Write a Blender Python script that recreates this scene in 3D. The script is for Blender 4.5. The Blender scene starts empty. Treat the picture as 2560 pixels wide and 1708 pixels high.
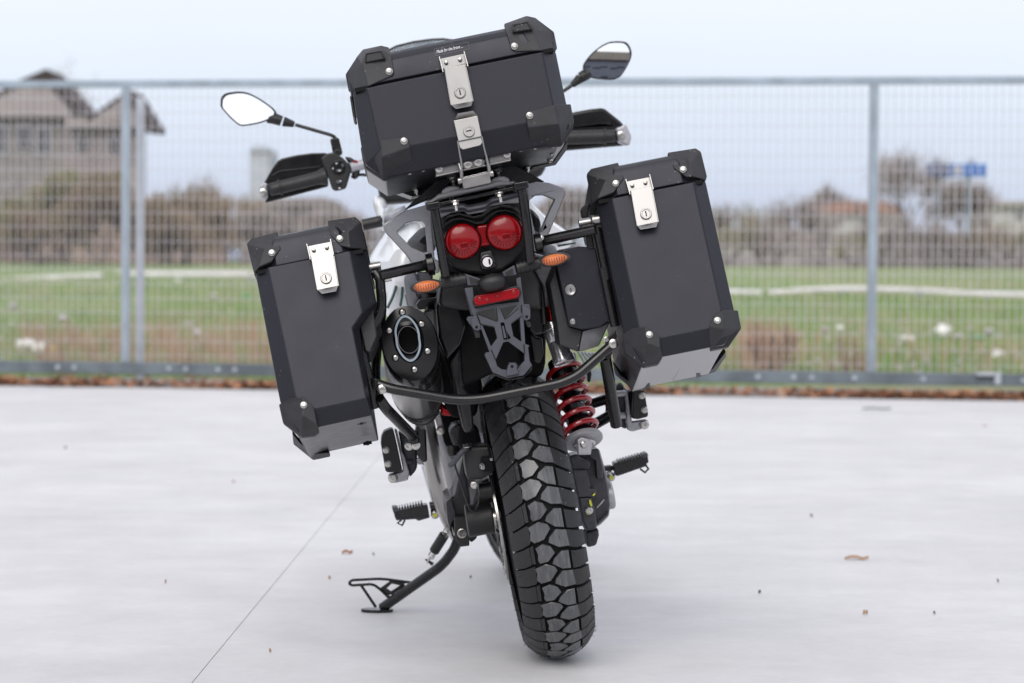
import bpy, bmesh, math, random
from mathutils import Vector, Matrix
from mathutils.geometry import tessellate_polygon
random.seed(7)
R_ = math.radians
V3 = Vector
SC = bpy.context.scene
COL = SC.collection

# ---------------------------------------------------------------- camera
CAM_H, FPX = 0.87, 6044.0
camd = bpy.data.cameras.new("camera"); cam = bpy.data.objects.new("camera", camd); COL.objects.link(cam)
camd.sensor_width = 36; camd.lens = FPX/2560*36; camd.clip_start = 0.1; camd.clip_end = 2000
cam.matrix_world = Matrix.Translation((0, 0, CAM_H)) @ Matrix.Rotation(R_(90-1.885), 4, 'X') @ Matrix.Rotation(R_(0.39), 4, 'Z')
camd.dof.use_dof = True; camd.dof.focus_distance = 4.95; camd.dof.aperture_fstop = 4.5
SC.camera = cam
# ---------------------------------------------------------------- world: bright overcast sky
world = bpy.data.worlds.new("World"); SC.world = world; world.use_nodes = True
wn = world.node_tree; wn.nodes.clear()
def N(t, typ, **kw):
    n = t.nodes.new(typ)
    for k, v in kw.items(): setattr(n, k, v)
    return n
SUN_EL, SUN_AZ = 40.0, 192.0
sky = N(wn, 'ShaderNodeTexSky', sky_type='NISHITA', sun_disc=False, sun_elevation=R_(SUN_EL), sun_rotation=R_(SUN_AZ), dust_density=2.0)
bg1 = N(wn, 'ShaderNodeBackground'); bg1.inputs[1].default_value = 0.05
tc = N(wn, 'ShaderNodeTexCoord'); sep = N(wn, 'ShaderNodeSeparateXYZ'); wn.links.new(tc.outputs['Generated'], sep.inputs[0])
cr = N(wn, 'ShaderNodeValToRGB')
cr.color_ramp.elements[0].position = 0.0; cr.color_ramp.elements[0].color = (.50, .59, .82, 1)
cr.color_ramp.elements[1].position = 0.12; cr.color_ramp.elements[1].color = (.80, .77, .82, 1)
e = cr.color_ramp.elements.new(0.045); e.color = (.575, .65, .84, 1)
e = cr.color_ramp.elements.new(1.0); e.color = (.93, .92, .94, 1)
wn.links.new(sep.outputs[2], cr.inputs[0])
mp = N(wn, 'ShaderNodeMapping'); mp.inputs['Scale'].default_value = (1, 1, 4)
nz = N(wn, 'ShaderNodeTexNoise'); nz.inputs['Scale'].default_value = 2.2; nz.inputs['Detail'].default_value = 4
wn.links.new(tc.outputs['Generated'], mp.inputs[0]); wn.links.new(mp.outputs[0], nz.inputs[0])
mr = N(wn, 'ShaderNodeMapRange'); mr.inputs[1].default_value = .3; mr.inputs[2].default_value = .7; mr.inputs[3].default_value = .85; mr.inputs[4].default_value = .98
wn.links.new(nz.outputs[0], mr.inputs[0])
bg2 = N(wn, 'ShaderNodeBackground'); wn.links.new(cr.outputs[0], bg2.inputs[0]); wn.links.new(mr.outputs[0], bg2.inputs[1])
add = N(wn, 'ShaderNodeAddShader'); wo = N(wn, 'ShaderNodeOutputWorld')
wn.links.new(sky.outputs[0], bg1.inputs[0]); wn.links.new(bg1.outputs[0], add.inputs[0]); wn.links.new(bg2.outputs[0], add.inputs[1]); wn.links.new(add.outputs[0], wo.inputs[0])
# ---------------------------------------------------------------- veiled sun
sd = bpy.data.lights.new("sun", 'SUN'); sd.energy = 1.65; sd.angle = R_(40); sd.color = (1, .96, .9)
sun = bpy.data.objects.new("sun", sd); COL.objects.link(sun)
a = R_(SUN_AZ); el = R_(SUN_EL)
sdir = V3((math.sin(a)*math.cos(el), math.cos(a)*math.cos(el), math.sin(el)))
sun.rotation_euler = sdir.to_track_quat('Z', 'Y').to_euler()
# ---------------------------------------------------------------- exposure
SC.view_settings.view_transform = 'Standard'; SC.view_settings.look = 'None'
SC.view_settings.exposure = 0.0; SC.view_settings.gamma = 1.0; SC.view_settings.use_curve_mapping = False
SC.cycles.max_bounces = 8

# ---------------------------------------------------------------- materials
def lin(c):
    return tuple((x/255/12.92) if x/255 <= .04045 else ((x/255+.055)/1.055)**2.4 for x in c)
MATS = {}
def mat(name, col, rough=.5, metal=0.0, var=0.0, scale=30, bump=0.0, bscale=None, rvar=0.0, col2=None, spec=None, trans=0.0, coat=0.0, dust=0.0, stretch=None, alpha=None, tint=None):
    m = bpy.data.materials.new(name); m.use_nodes = True; nt = m.node_tree
    b = nt.nodes['Principled BSDF']; L = nt.links
    b.inputs['Base Color'].default_value = (*col, 1); b.inputs['Roughness'].default_value = rough; b.inputs['Metallic'].default_value = metal
    if spec is not None: b.inputs['Specular IOR Level'].default_value = spec
    if tint: b.inputs['Specular Tint'].default_value = (*tint, 1)
    if trans: b.inputs['Transmission Weight'].default_value = trans
    if coat: b.inputs['Coat Weight'].default_value = coat; b.inputs['Coat Roughness'].default_value = .08
    if alpha is not None: b.inputs['Alpha'].default_value = alpha
    tc = N(nt, 'ShaderNodeTexCoord'); mp = N(nt, 'ShaderNodeMapping'); L.new(tc.outputs['Object'], mp.inputs[0])
    if stretch: mp.inputs['Scale'].default_value = stretch
    nz = N(nt, 'ShaderNodeTexNoise'); nz.inputs['Scale'].default_value = scale; nz.inputs['Detail'].default_value = 6; L.new(mp.outputs[0], nz.inputs[0])
    last = None
    if var or col2:
        mx = N(nt, 'ShaderNodeMix', data_type='RGBA'); r = N(nt, 'ShaderNodeMapRange'); r.inputs[1].default_value = .35; r.inputs[2].default_value = .65
        L.new(nz.outputs[0], r.inputs[0]); L.new(r.outputs[0], mx.inputs[0])
        c2 = col2 if col2 else tuple(min(1, c*(1+var)) for c in col); c1 = col if col2 else tuple(c*(1-var) for c in col)
        mx.inputs[6].default_value = (*c1, 1); mx.inputs[7].default_value = (*c2, 1); last = mx.outputs[2]
    if dust:
        n2 = N(nt, 'ShaderNodeTexNoise'); n2.inputs['Scale'].default_value = 170; n2.inputs['Detail'].default_value = 2; L.new(tc.outputs['Object'], n2.inputs[0])
        n3 = N(nt, 'ShaderNodeTexNoise'); n3.inputs['Scale'].default_value = 9; L.new(tc.outputs['Object'], n3.inputs[0])
        r3 = N(nt, 'ShaderNodeMapRange'); r3.inputs[1].default_value = .5; r3.inputs[2].default_value = .75; r3.inputs[3].default_value = .0; r3.inputs[4].default_value = .07; L.new(n3.outputs[0], r3.inputs[0])
        ad = N(nt, 'ShaderNodeMath', operation='ADD'); L.new(n2.outputs[0], ad.inputs[0]); L.new(r3.outputs[0], ad.inputs[1])
        r = N(nt, 'ShaderNodeMapRange'); r.inputs[1].default_value = .735; r.inputs[2].default_value = .78; r.inputs[4].default_value = dust; L.new(ad.outputs[0], r.inputs[0])
        mx = N(nt, 'ShaderNodeMix', data_type='RGBA'); L.new(r.outputs[0], mx.inputs[0])
        if last: L.new(last, mx.inputs[6])
        else: mx.inputs[6].default_value = (*col, 1)
        mx.inputs[7].default_value = (.45, .43, .4, 1); last = mx.outputs[2]
    if last: L.new(last, b.inputs['Base Color'])
    if rvar:
        r = N(nt, 'ShaderNodeMapRange'); r.inputs[1].default_value = .3; r.inputs[2].default_value = .7
        r.inputs[3].default_value = max(.02, rough-rvar); r.inputs[4].default_value = rough+rvar; L.new(nz.outputs[0], r.inputs[0]); L.new(r.outputs[0], b.inputs['Roughness'])
    if bump:
        n4 = N(nt, 'ShaderNodeTexNoise'); n4.inputs['Scale'].default_value = bscale or scale; n4.inputs['Detail'].default_value = 4; L.new(mp.outputs[0], n4.inputs[0])
        bp = N(nt, 'ShaderNodeBump'); bp.inputs['Strength'].default_value = bump; bp.inputs['Distance'].default_value = .002; L.new(n4.outputs[0], bp.inputs['Height']); L.new(bp.outputs[0], b.inputs['Normal'])
    MATS[name] = m
    return m
mat('powder', (.0095, .0098, .0135), .42, 0, var=.12, scale=14, bump=.12, bscale=1800, rvar=.05, dust=.35, spec=.44, tint=(.86, .88, 1.0))
mat('guard', (.020, .020, .024), .5, 0, var=.15, scale=40, bump=.35, bscale=1400, dust=.5)
mat('bare_alu', (.40, .40, .41), .40, .8, var=.1, scale=30, rvar=.08, stretch=(1, 12, 1))
mat('satin_alu', (.16, .16, .17), .35, .6, var=.15, scale=25, rvar=.08, dust=.3)
mat('steel', (.34, .335, .33), .34, 1, var=.03, scale=40, rvar=.03)
mat('chrome', (.75, .75, .76), .1, 1, rvar=.03)
mat('bolt_steel', (.5, .49, .47), .28, 1)
mat('black_metal', (.006, .006, .007), .26, 0, var=.2, scale=50, rvar=.06, bump=.08, bscale=900, dust=.15)
mat('black_plastic', (.008, .008, .009), .42, 0, var=.2, scale=60, bump=.25, bscale=1500, dust=.15)
mat('deep_black', (.004, .004, .005), .7, 0, var=.2, spec=.2)
mat('grey_plastic', (.058, .061, .078), .5, 0, var=.1, scale=60, bump=.3, bscale=1500, dust=.15)
mat('grey_paint', (.36, .365, .40), .32, .3, var=.05, scale=200, rvar=.05)
mat('grey_light', (.30, .30, .32), .42, 0, var=.05, scale=60, bump=.15, bscale=1500)
mat('rim_silver', (.5, .52, .56), .25, .8)
mat('grey_cast', (.40, .40, .43), .42, .6, var=.1, scale=120, bump=.15, bscale=900)
mat('dark_cast', (.042, .042, .05), .36, .3, var=.15, scale=90, bump=.25, bscale=900)
mat('white_paint', (.72, .75, .78), .2, 0, coat=.6, var=.02)
mat('graphic_green', (.02, .06, .055), .3)
mat('rubber', (.013, .013, .015), .5, 0, var=.25, scale=60, bump=.3, bscale=700, rvar=.1, dust=.4)
mat('rubber_new', (.085, .088, .095), .24, 0, var=.22, scale=40, bump=.1, bscale=500, rvar=.1, stretch=(3, .6, .6), dust=.3)
mat('groove', (.004, .004, .0045), .8, 0, spec=.25)
mat('red_paint', (.36, .007, .014), .25, 0, coat=.5, var=.08)
mat('mirror', (.80, .85, .89), .015, 1)
mat('seat', (.02, .02, .023), .6, 0, bump=.4, bscale=1200)
mat('anodised_red', (.35, .015, .02), .25, .8)
mat('title_alu', (.58, .555, .53), .33, .95, var=.05, scale=8, rvar=.05)
mat('exhaust_steel', (.36, .35, .34), .3, 1, var=.06, scale=6, rvar=.05)
mat('satin_black', (.004, .004, .005), .22, 0, rvar=.04)
mat('yellow', (.6, .62, .03), .5, 0)
mat('white_print', (.75, .75, .78), .5)
mat('windshield', (.35, .42, .45), .05, 0, trans=.7, alpha=.75)
def lens_mat(name, col, rough=.12, ridge=0, wave=220):
    m = mat(name, col, rough, 0, coat=1.0); nt = m.node_tree; b = nt.nodes['Principled BSDF']
    tc = N(nt, 'ShaderNodeTexCoord'); ck = N(nt, 'ShaderNodeTexChecker'); ck.inputs['Scale'].default_value = wave
    ck.inputs[1].default_value = (*col, 1); ck.inputs[2].default_value = (*tuple(c*.72 for c in col), 1)
    nt.links.new(tc.outputs['Object'], ck.inputs[0]); nt.links.new(ck.outputs[0], b.inputs['Base Color'])
    b.inputs['Coat Weight'].default_value = .25; b.inputs['Specular IOR Level'].default_value = .3
    return m
lens_mat('red_lens', (.26, .002, .005), rough=.2, wave=700); lens_mat('red_reflector', (.33, .004, .01), .2, wave=500); lens_mat('red_inner', (.16, .002, .006))
mat('amber', (.62, .15, .015), .3, 0, spec=.3); mat('clear_lens', (.75, .68, .66), .08, 0, alpha=.07, spec=.5); mat('silver', (.6, .6, .62), .24, .9, var=.04, scale=20); mat('faint_print', (.12, .12, .13), .5)
mat('galv', (.28, .34, .40), .5, .2, var=.12, scale=6); mat('galv_light', (.45, .50, .56), .5, .2, var=.1, scale=6)
mat('beam_paint', (.13, .16, .185), .5, .1, var=.25, scale=5); mat('wire', (.52, .51, .56), .5, .3)

# ---------------------------------------------------------------- object helpers
def tag(o, label=None, cat=None, group=None, kind=None):
    if label: o['label'] = label
    if cat: o['category'] = cat
    if group: o['group'] = group
    if kind: o['kind'] = kind
    return o
ML = {}
def empty(name, M=None, parent=None):
    o = bpy.data.objects.new(name, None); COL.objects.link(o); o.empty_display_size = .1
    if parent: o.parent = parent
    if M is not None: o.matrix_local = M
    ML[o.name] = M if M is not None else Matrix()
    return o
def finish(me, angle=35):
    bm = bmesh.new(); bm.from_mesh(me); bmesh.ops.recalc_face_normals(bm, faces=bm.faces)
    for f in bm.faces: f.smooth = True
    bm.to_mesh(me); bm.free(); me.set_sharp_from_angle(angle=R_(angle))
def mesh(name, vs, fs, m, parent=None, bevel=0.0, angle=35, midx=None, seg=2, recalc=True):
    me = bpy.data.meshes.new(name); me.from_pydata([tuple(v) for v in vs], [], fs); me.validate()
    for x in (m if isinstance(m, (list, tuple)) else [m]): me.materials.append(MATS[x])
    if midx and len(midx) == len(me.polygons): me.polygons.foreach_set('material_index', midx)
    if recalc: finish(me, angle)
    o = bpy.data.objects.new(name, me); COL.objects.link(o)
    if parent: o.parent = parent
    if bevel:
        b = o.modifiers.new('bevel', 'BEVEL'); b.width = bevel; b.segments = seg; b.limit_method = 'ANGLE'; b.angle_limit = R_(28); b.harden_normals = True
    return o
class MB:
    def __init__(s): s.v = []; s.f = []; s.mi = []
    def add(s, vs, fs, mi=0):
        n = len(s.v); s.v += [V3(v) for v in vs]; s.f += [tuple(i+n for i in f) for f in fs]; s.mi += [mi]*len(fs); return s
    def box(s, c, d, mi=0, M=None):
        vs = [V3((c[0]+sx*d[0]/2, c[1]+sy*d[1]/2, c[2]+sz*d[2]/2)) for sx in (-1, 1) for sy in (-1, 1) for sz in (-1, 1)]
        if M is not None: vs = [M @ v for v in vs]
        return s.add(vs, [(0, 1, 3, 2), (4, 6, 7, 5), (0, 4, 5, 1), (2, 3, 7, 6), (0, 2, 6, 4), (1, 5, 7, 3)], mi)
    def prism(s, pts, depth, mi=0, holes=(), axis=V3((0, 1, 0)), scale=1.0):
        loops = [list(map(V3, pts))]+[list(map(V3, h)) for h in holes]
        flat = [p for l in loops for p in l]; n = len(flat)
        c = sum(loops[0], V3())/len(loops[0]); off = axis*depth
        back = [c+(p-c)*scale+off for p in flat]
        if len(loops) == 1: tris = [tuple(range(n))]
        else: tris = [tuple(t) for t in tessellate_polygon([[p for p in l] for l in loops])]
        fs = [t for t in tris]+[tuple(i+n for i in reversed(t)) for t in tris]
        k = 0
        for l in loops:
            m = len(l)
            for i in range(m): j = (i+1) % m; fs.append((k+i, k+j, k+j+n, k+i+n))
            k += m
        return s.add(flat+back, fs, mi)
    def cyl(s, a, b, r0, r1=None, n=16, mi=0, caps=True):
        a = V3(a); b = V3(b); r1 = r0 if r1 is None else r1; d = (b-a).normalized(); x = d.orthogonal().normalized(); y = d.cross(x)
        vs = []; 
        for p, r in ((a, r0), (b, r1)):
            for i in range(n): t = 2*math.pi*i/n; vs.append(p+(x*math.cos(t)+y*math.sin(t))*r)
        fs = [(i, (i+1) % n, (i+1) % n+n, i+n) for i in range(n)]
        if caps: fs += [tuple(range(n)), tuple(range(n, 2*n))]
        return s.add(vs, fs, mi)
    def tube(s, pts, r, n=12, mi=0, fil=0, closed=False, caps=True, flat=None):
        pts = [V3(p) for p in pts]
        if fil: pts = fillet(pts, fil)
        rs = r if isinstance(r, (list, tuple)) else [r]*len(pts)
        if len(rs) != len(pts): rs = [rs[0]+(rs[-1]-rs[0])*i/(len(pts)-1) for i in range(len(pts))]
        vs = []; up = None; m = len(pts)
        for i, p in enumerate(pts):
            if closed: d = pts[(i+1) % m]-pts[i-1]
            else: d = pts[min(i+1, m-1)]-pts[max(i-1, 0)]
            d.normalize()
            if up is None: up = d.orthogonal().normalized()
            up = (up-d*up.dot(d)).normalized(); y = d.cross(up)
            for k in range(n): t = 2*math.pi*k/n; vs.append(p+(up*math.cos(t)+y*math.sin(t))*rs[i])
        fs = []
        for i in range(m if closed else m-1):
            j = (i+1) % m
            for k in range(n): fs.append((i*n+k, i*n+(k+1) % n, j*n+(k+1) % n, j*n+k))
        if caps and not closed: fs += [tuple(range(n)), tuple(range((m-1)*n, m*n))]
        return s.add(vs, fs, mi)
    def lathe(s, o, d, prof, n=32, mi=0, sx=1.0, sy=1.0, x=None, closed=False):
        o = V3(o); d = V3(d).normalized(); x = (V3(x)-d*V3(x).dot(d)).normalized() if x is not None else d.orthogonal().normalized(); y = d.cross(x)
        vs = [o+d*h+(x*math.cos(2*math.pi*i/n)*sx+y*math.sin(2*math.pi*i/n)*sy)*r for r, h in prof for i in range(n)]
        fs = []; m = len(prof)
        for j in range(m if closed else m-1):
            q = (j+1) % m
            for i in range(n): fs.append((j*n+i, j*n+(i+1) % n, q*n+(i+1) % n, q*n+i))
        if not closed:
            if prof[0][0] > 1e-6: fs.append(tuple(range(n)))
            if prof[-1][0] > 1e-6: fs.append(tuple(range((m-1)*n, m*n)))
        return s.add(vs, fs, mi)
    def loft(s, secs, mi=0, caps=True, closed=True):
        n = len(secs[0]); vs = [V3(p) for q in secs for p in q]; fs = []
        for j in range(len(secs)-1):
            for i in range(n if closed else n-1): fs.append((j*n+i, j*n+(i+1) % n, (j+1)*n+(i+1) % n, (j+1)*n+i))
        if caps: fs += [tuple(range(n)), tuple(range((len(secs)-1)*n, len(secs)*n))]
        return s.add(vs, fs, mi)
    def shell(s, vs, fs, back, mi=0):
        vs = [V3(v) for v in vs]; n = len(vs); off = V3(back) if not isinstance(back, (int, float)) else V3((0, back, 0))
        ed = {}
        for f in fs:
            for i in range(len(f)):
                e = (f[i], f[(i+1) % len(f)]); ed[e] = 1
        walls = [(a, b, b+n, a+n) for (a, b) in ed if (b, a) not in ed]
        return s.add(vs+[v+off for v in vs], list(fs)+[tuple(i+n for i in reversed(f)) for f in fs]+walls, mi)
    def build(s, name, m, parent=None, bevel=0.0, angle=35, seg=2):
        return mesh(name, s.v, s.f, m, parent, bevel, angle, s.mi, seg)
def fillet(pts, r, k=6):
    out = [pts[0]]
    for i in range(1, len(pts)-1):
        p, a, b = pts[i], pts[i-1], pts[i+1]; la, lb = (a-p).length, (b-p).length; q = min(r, la*.45, lb*.45)
        A = p+(a-p).normalized()*q; B = p+(b-p).normalized()*q
        for j in range(k+1): t = j/k; out.append(A*(1-t)**2+p*2*t*(1-t)+B*t*t)
    out.append(pts[-1]); return out
def rounded(c, rx, rz, y, n=24, rot=0.0, p=2.0):
    out = []
    for i in range(n):
        t = 2*math.pi*i/n; ct, st = math.cos(t), math.sin(t)
        x = rx*math.copysign(abs(ct)**(2/p), ct); z = rz*math.copysign(abs(st)**(2/p), st)
        out.append(V3((c[0]+x*math.cos(rot)-z*math.sin(rot), y, c[2]+x*math.sin(rot)+z*math.cos(rot))))
    return out
# ---------------------------------------------------------------- measuring: a sight line of the photograph meets a plane at a real depth
CROP = {'A': (840, 20, 3.564), 'B': (520, 200, 4.355), 'C': (1360, 80, 4.9), 'D': (1000, 400, 4.356), 'E': (600, 520, 2.375), 'F': (1440, 340, 2.375),
        'G': (900, 660, 2.6125), 'H': (1240, 620, 2.529), 'I': (840, 1100, 3.409), 'J': (1180, 900, 3.92), 'K': (1180, 1260, 3.733), 'L': (880, 440, 4.354),
        'M': (1360, 440, 6.03), 'N': (1120, 1000, 3.92), 'O': (1400, 920, 3.267), 'P': (920, 1040, 4.127), 'Q': (1140, 640, 4.9), 'V': (0, 0, .91797),
        'b1': (0, 120, 3.136), 'b2': (0, 600, 3.357), 'b3': (1780, 180, 3.0128), 'b4': (1780, 660, 3.0128), 'T': (1040, 240, 5.875)}
CM = cam.matrix_world.copy()
def ray(c, x, y):
    ox, oy, s = CROP[c]; px, py = ox+x/s, oy+y/s
    return (CM.to_3x3() @ V3(((px-1280)/FPX, -(py-854)/FPX, -1)))
def W(c, x, y, Y):
    d = ray(c, x, y); return V3((0, 0, CAM_H))+d*(Y/d.y)
def G(c, x, y, z=0.0):
    d = ray(c, x, y); return V3((0, 0, CAM_H))+d*((z-CAM_H)/d.z)
class Frame:
    def __init__(s, M): s.M = M; s.I = M.inverted(); s.o = s.I @ V3((0, 0, CAM_H))
    def p(s, c, x, y, g):
        d = s.I.to_3x3() @ ray(c, x, y); return s.o+d*((g-s.o.y)/d.y)
    def P(s, c, pts, g=None): return [s.p(c, q[0], q[1], q[2] if len(q) > 2 else g) for q in pts]
LEAN, HEAD = 10.65, -3.45
cpt = G('V', 1408*.91797, 1643*.91797, 0.0)
BF = Matrix.Translation((cpt.x-.003, cpt.y, .002)) @ Matrix.Rotation(R_(-HEAD), 4, 'Z') @ Matrix.Rotation(R_(-LEAN), 4, 'Y')
bike = Frame(BF)
def bolt(mb, c, d, r, h=.003, mi=0, hexr=None, ring=True):
    d = V3(d).normalized(); c = V3(c)
    mb.lathe(c, d, [(r*1.25, 0), (r*1.25, h*.3), (r, h*.45), (r, h), (r*.8, h*1.15), (r*.42, h*1.15), (r*.36, h*.5), (0, h*.5)], 16, mi)
# ================================================================ GROUND
def gmat(name, build):
    m = bpy.data.materials.new(name); m.use_nodes = True; MATS[name] = m; build(m.node_tree, m.node_tree.nodes['Principled BSDF']); return m
def _conc(nt, b):
    L = nt.links; tc = N(nt, 'ShaderNodeTexCoord')
    def noise(s, d=8, st=None, rough=.6):
        n = N(nt, 'ShaderNodeTexNoise'); n.inputs['Scale'].default_value = s; n.inputs['Detail'].default_value = d; n.inputs['Roughness'].default_value = rough
        if st:
            mp = N(nt, 'ShaderNodeMapping'); mp.inputs['Scale'].default_value = st; L.new(tc.outputs['Object'], mp.inputs[0]); L.new(mp.outputs[0], n.inputs[0])
        else: L.new(tc.outputs['Object'], n.inputs[0])
        return n.outputs[0]
    def ramp(x, lo, hi, a, c):
        r = N(nt, 'ShaderNodeMapRange'); r.inputs[1].default_value = lo; r.inputs[2].default_value = hi; r.inputs[3].default_value = a; r.inputs[4].default_value = c; L.new(x, r.inputs[0]); return r.outputs[0]
    def mul(x, y):
        m = N(nt, 'ShaderNodeMath', operation='MULTIPLY'); L.new(x, m.inputs[0]); L.new(y, m.inputs[1]); return m.outputs[0]
    v = mul(ramp(noise(.9, 5), .3, .7, .90, 1.06), ramp(noise(2.2, 9, (1, 1.3, 1)), .3, .7, .93, 1.05))
    v = mul(v, ramp(noise(30, 6, (1, 1, 1)), .3, .7, .965, 1.03)); v = mul(v, ramp(noise(7, 8), .35, .65, .965, 1.025)); v = mul(v, ramp(noise(420, 3), .3, .7, .96, 1.03))
    v = mul(v, ramp(noise(95, 2), .73, .78, 1, .72)); v = mul(v, ramp(noise(3.0, 10, (1, 1.2, 1), .75), .62, .72, 1.0, .90))
    cc = N(nt, 'ShaderNodeCombineColor')
    for i, k in enumerate((.62, .62, .628)):
        m = N(nt, 'ShaderNodeMath', operation='MULTIPLY'); m.inputs[1].default_value = k; L.new(v, m.inputs[0]); L.new(m.outputs[0], cc.inputs[i])
    L.new(cc.outputs[0], b.inputs['Base Color']); b.inputs['Specular IOR Level'].default_value = .4
    L.new(ramp(noise(2.2, 6, (1, 1, 1)), .3, .7, .42, .62), b.inputs['Roughness'])
    bp = N(nt, 'ShaderNodeBump'); bp.inputs['Strength'].default_value = .35; bp.inputs['Distance'].default_value = .002; L.new(noise(160, 8), bp.inputs['Height']); L.new(bp.outputs[0], b.inputs['Normal'])
gmat('concrete', _conc)
def two(name, c1, c2, c3, s, s2, rough=.9):
    def f(nt, b):
        L = nt.links; tc = N(nt, 'ShaderNodeTexCoord')
        n1 = N(nt, 'ShaderNodeTexNoise'); n1.inputs['Scale'].default_value = s; n1.inputs['Detail'].default_value = 6; L.new(tc.outputs['Object'], n1.inputs[0])
        n2 = N(nt, 'ShaderNodeTexNoise'); n2.inputs['Scale'].default_value = s2; n2.inputs['Detail'].default_value = 6; L.new(tc.outputs['Object'], n2.inputs[0])
        r1 = N(nt, 'ShaderNodeMapRange'); r1.inputs[1].default_value = .38; r1.inputs[2].default_value = .62; L.new(n1.outputs[0], r1.inputs[0])
        r2 = N(nt, 'ShaderNodeMapRange'); r2.inputs[1].default_value = .42; r2.inputs[2].default_value = .68; L.new(n2.outputs[0], r2.inputs[0])
        m1 = N(nt, 'ShaderNodeMix', data_type='RGBA'); m1.inputs[6].default_value = (*c1, 1); m1.inputs[7].default_value = (*c2, 1); L.new(r1.outputs[0], m1.inputs[0])
        m2 = N(nt, 'ShaderNodeMix', data_type='RGBA'); m2.inputs[7].default_value = (*c3, 1); L.new(m1.outputs[2], m2.inputs[6]); L.new(r2.outputs[0], m2.inputs[0])
        L.new(m2.outputs[2], b.inputs['Base Color']); b.inputs['Roughness'].default_value = rough
    return gmat(name, f)
two('field', (.15, .25, .07), (.22, .30, .10), (.30, .27, .17), .12, .5)
two('dirt', (.16, .13, .11), (.24, .21, .19), (.3, .28, .27), 3, 11)
two('plaster', (0.216, 0.202, 0.194), (0.259, 0.245, 0.238), (0.173, 0.158, 0.158), .7, 3)
two('plaster_pale', (.5, .49, .49), (.58, .57, .57), (.42, .41, .41), .5, 2)
two('old_wall', (0.265, 0.231, 0.231), (0.344, 0.31, 0.305), (0.198, 0.171, 0.171), .4, 1.6)  # wall tones lightened, so background haze sits in the colour
two('pale_cap', (.36, .34, .34), (.42, .40, .39), (.3, .28, .28), .5, 2)
two('roof_dark', (.05, .038, .038), (.08, .06, .055), (.035, .03, .03), 1, 4)
two('roof_sheet', (.22, .20, .20), (.28, .25, .25), (.17, .15, .15), .8, 3)
two('roof_red', (.30, .17, .14), (.36, .22, .18), (.22, .15, .13), .8, 3)
two('brush_brown', (0.243, 0.173, 0.121), (0.385, 0.284, 0.203), (0.203, 0.182, 0.081), .6, 2.5)  # all three brush colours lightened: background haze painted in
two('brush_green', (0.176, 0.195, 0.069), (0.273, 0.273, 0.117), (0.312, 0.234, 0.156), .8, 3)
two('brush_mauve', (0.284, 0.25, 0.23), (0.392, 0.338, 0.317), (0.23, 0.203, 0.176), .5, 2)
two('grass_blade', (.14, .27, .06), (.22, .34, .09), (.30, .30, .15), .5, 1.7)
two('dry_stem', (.40, .25, .16), (.32, .19, .12), (.44, .33, .22), 1, 4)
two('dead_leaf', (.34, .14, .07), (.20, .08, .045), (.42, .26, .16), 4, 15)
two('bark', (.12, .10, .095), (.16, .13, .12), (.09, .075, .07), 2, 8)
two('tall_wood', (0.225, 0.165, 0.135), (0.33, 0.255, 0.21), (0.165, 0.12, 0.105), 1, 5)  # paler than the boards themselves: haze put into the colour
two('dark_ground', (.06, .06, .065), (.08, .08, .085), (.05, .05, .05), 3, 20)
two('galv_wall', (.24, .24, .28), (.27, .27, .31), (.22, .22, .25), .3, 1)
two('plaster_beige', (.42, .35, .28), (.46, .39, .32), (.38, .32, .26), .3, 1)
two('haze_grey', (.40, .43, .50), (.44, .47, .54), (.38, .41, .47), .3, 1)  # tower grey washed towards the sky, haze painted into it
mat('window_glass', (.03, .035, .045), .15); mat('white_plastic', (.72, .70, .72), .5, var=.1, scale=3); mat('sign_blue', (.03, .14, .45), .45, var=.25, scale=.8)
mat('curtain', (.42, .42, .46), .7); mat('litter_white', (.75, .75, .72), .6, var=.1); mat('litter_green', (.02, .35, .12), .5); mat('litter_yellow', (.55, .42, .12), .6); mat('litter_grey', (.45, .43, .45), .6)
mat('joint', (.30, .29, .28), .9, var=.4, scale=9); mat('groove_dark', (.10, .10, .10), .9)

def gz(x, y):   # height of the land beyond the gate: it climbs slowly, then levels out
    if y < 17.5: return -.03
    z = -.03+.58*(y-17.5)/32.5 if y < 50 else (.55+.2*min(1, (y-50)/12) if y < 75 else .75+(y-75)*.0002)
    return z+.03*math.sin(x*.7+y*.3)*min(1, (y-17.5)/8)*(1 if y < 60 else .3)
xs = [-90+i*4.5 for i in range(41)]; ys = [17.2, 18, 19, 20.5, 22, 24, 26, 29, 33, 38, 44, 52, 62, 75, 90, 120, 170, 260, 500, 1200]
vs = [V3((x*max(1, y/90*1.2), y, gz(x, y))) for y in ys for x in xs]; n = len(xs)
o = mesh('field', vs, [(j*n+i, j*n+i+1, (j+1)*n+i+1, (j+1)*n+i) for j in range(len(ys)-1) for i in range(n-1)], 'field'); tag(o, kind='structure')
o = mesh('ground', [(-90, -60, -.06), (90, -60, -.06), (90, 17.3, -.06), (-90, 17.3, -.06)], [(0, 1, 2, 3)], 'groove_dark'); tag(o, kind='structure')
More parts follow.
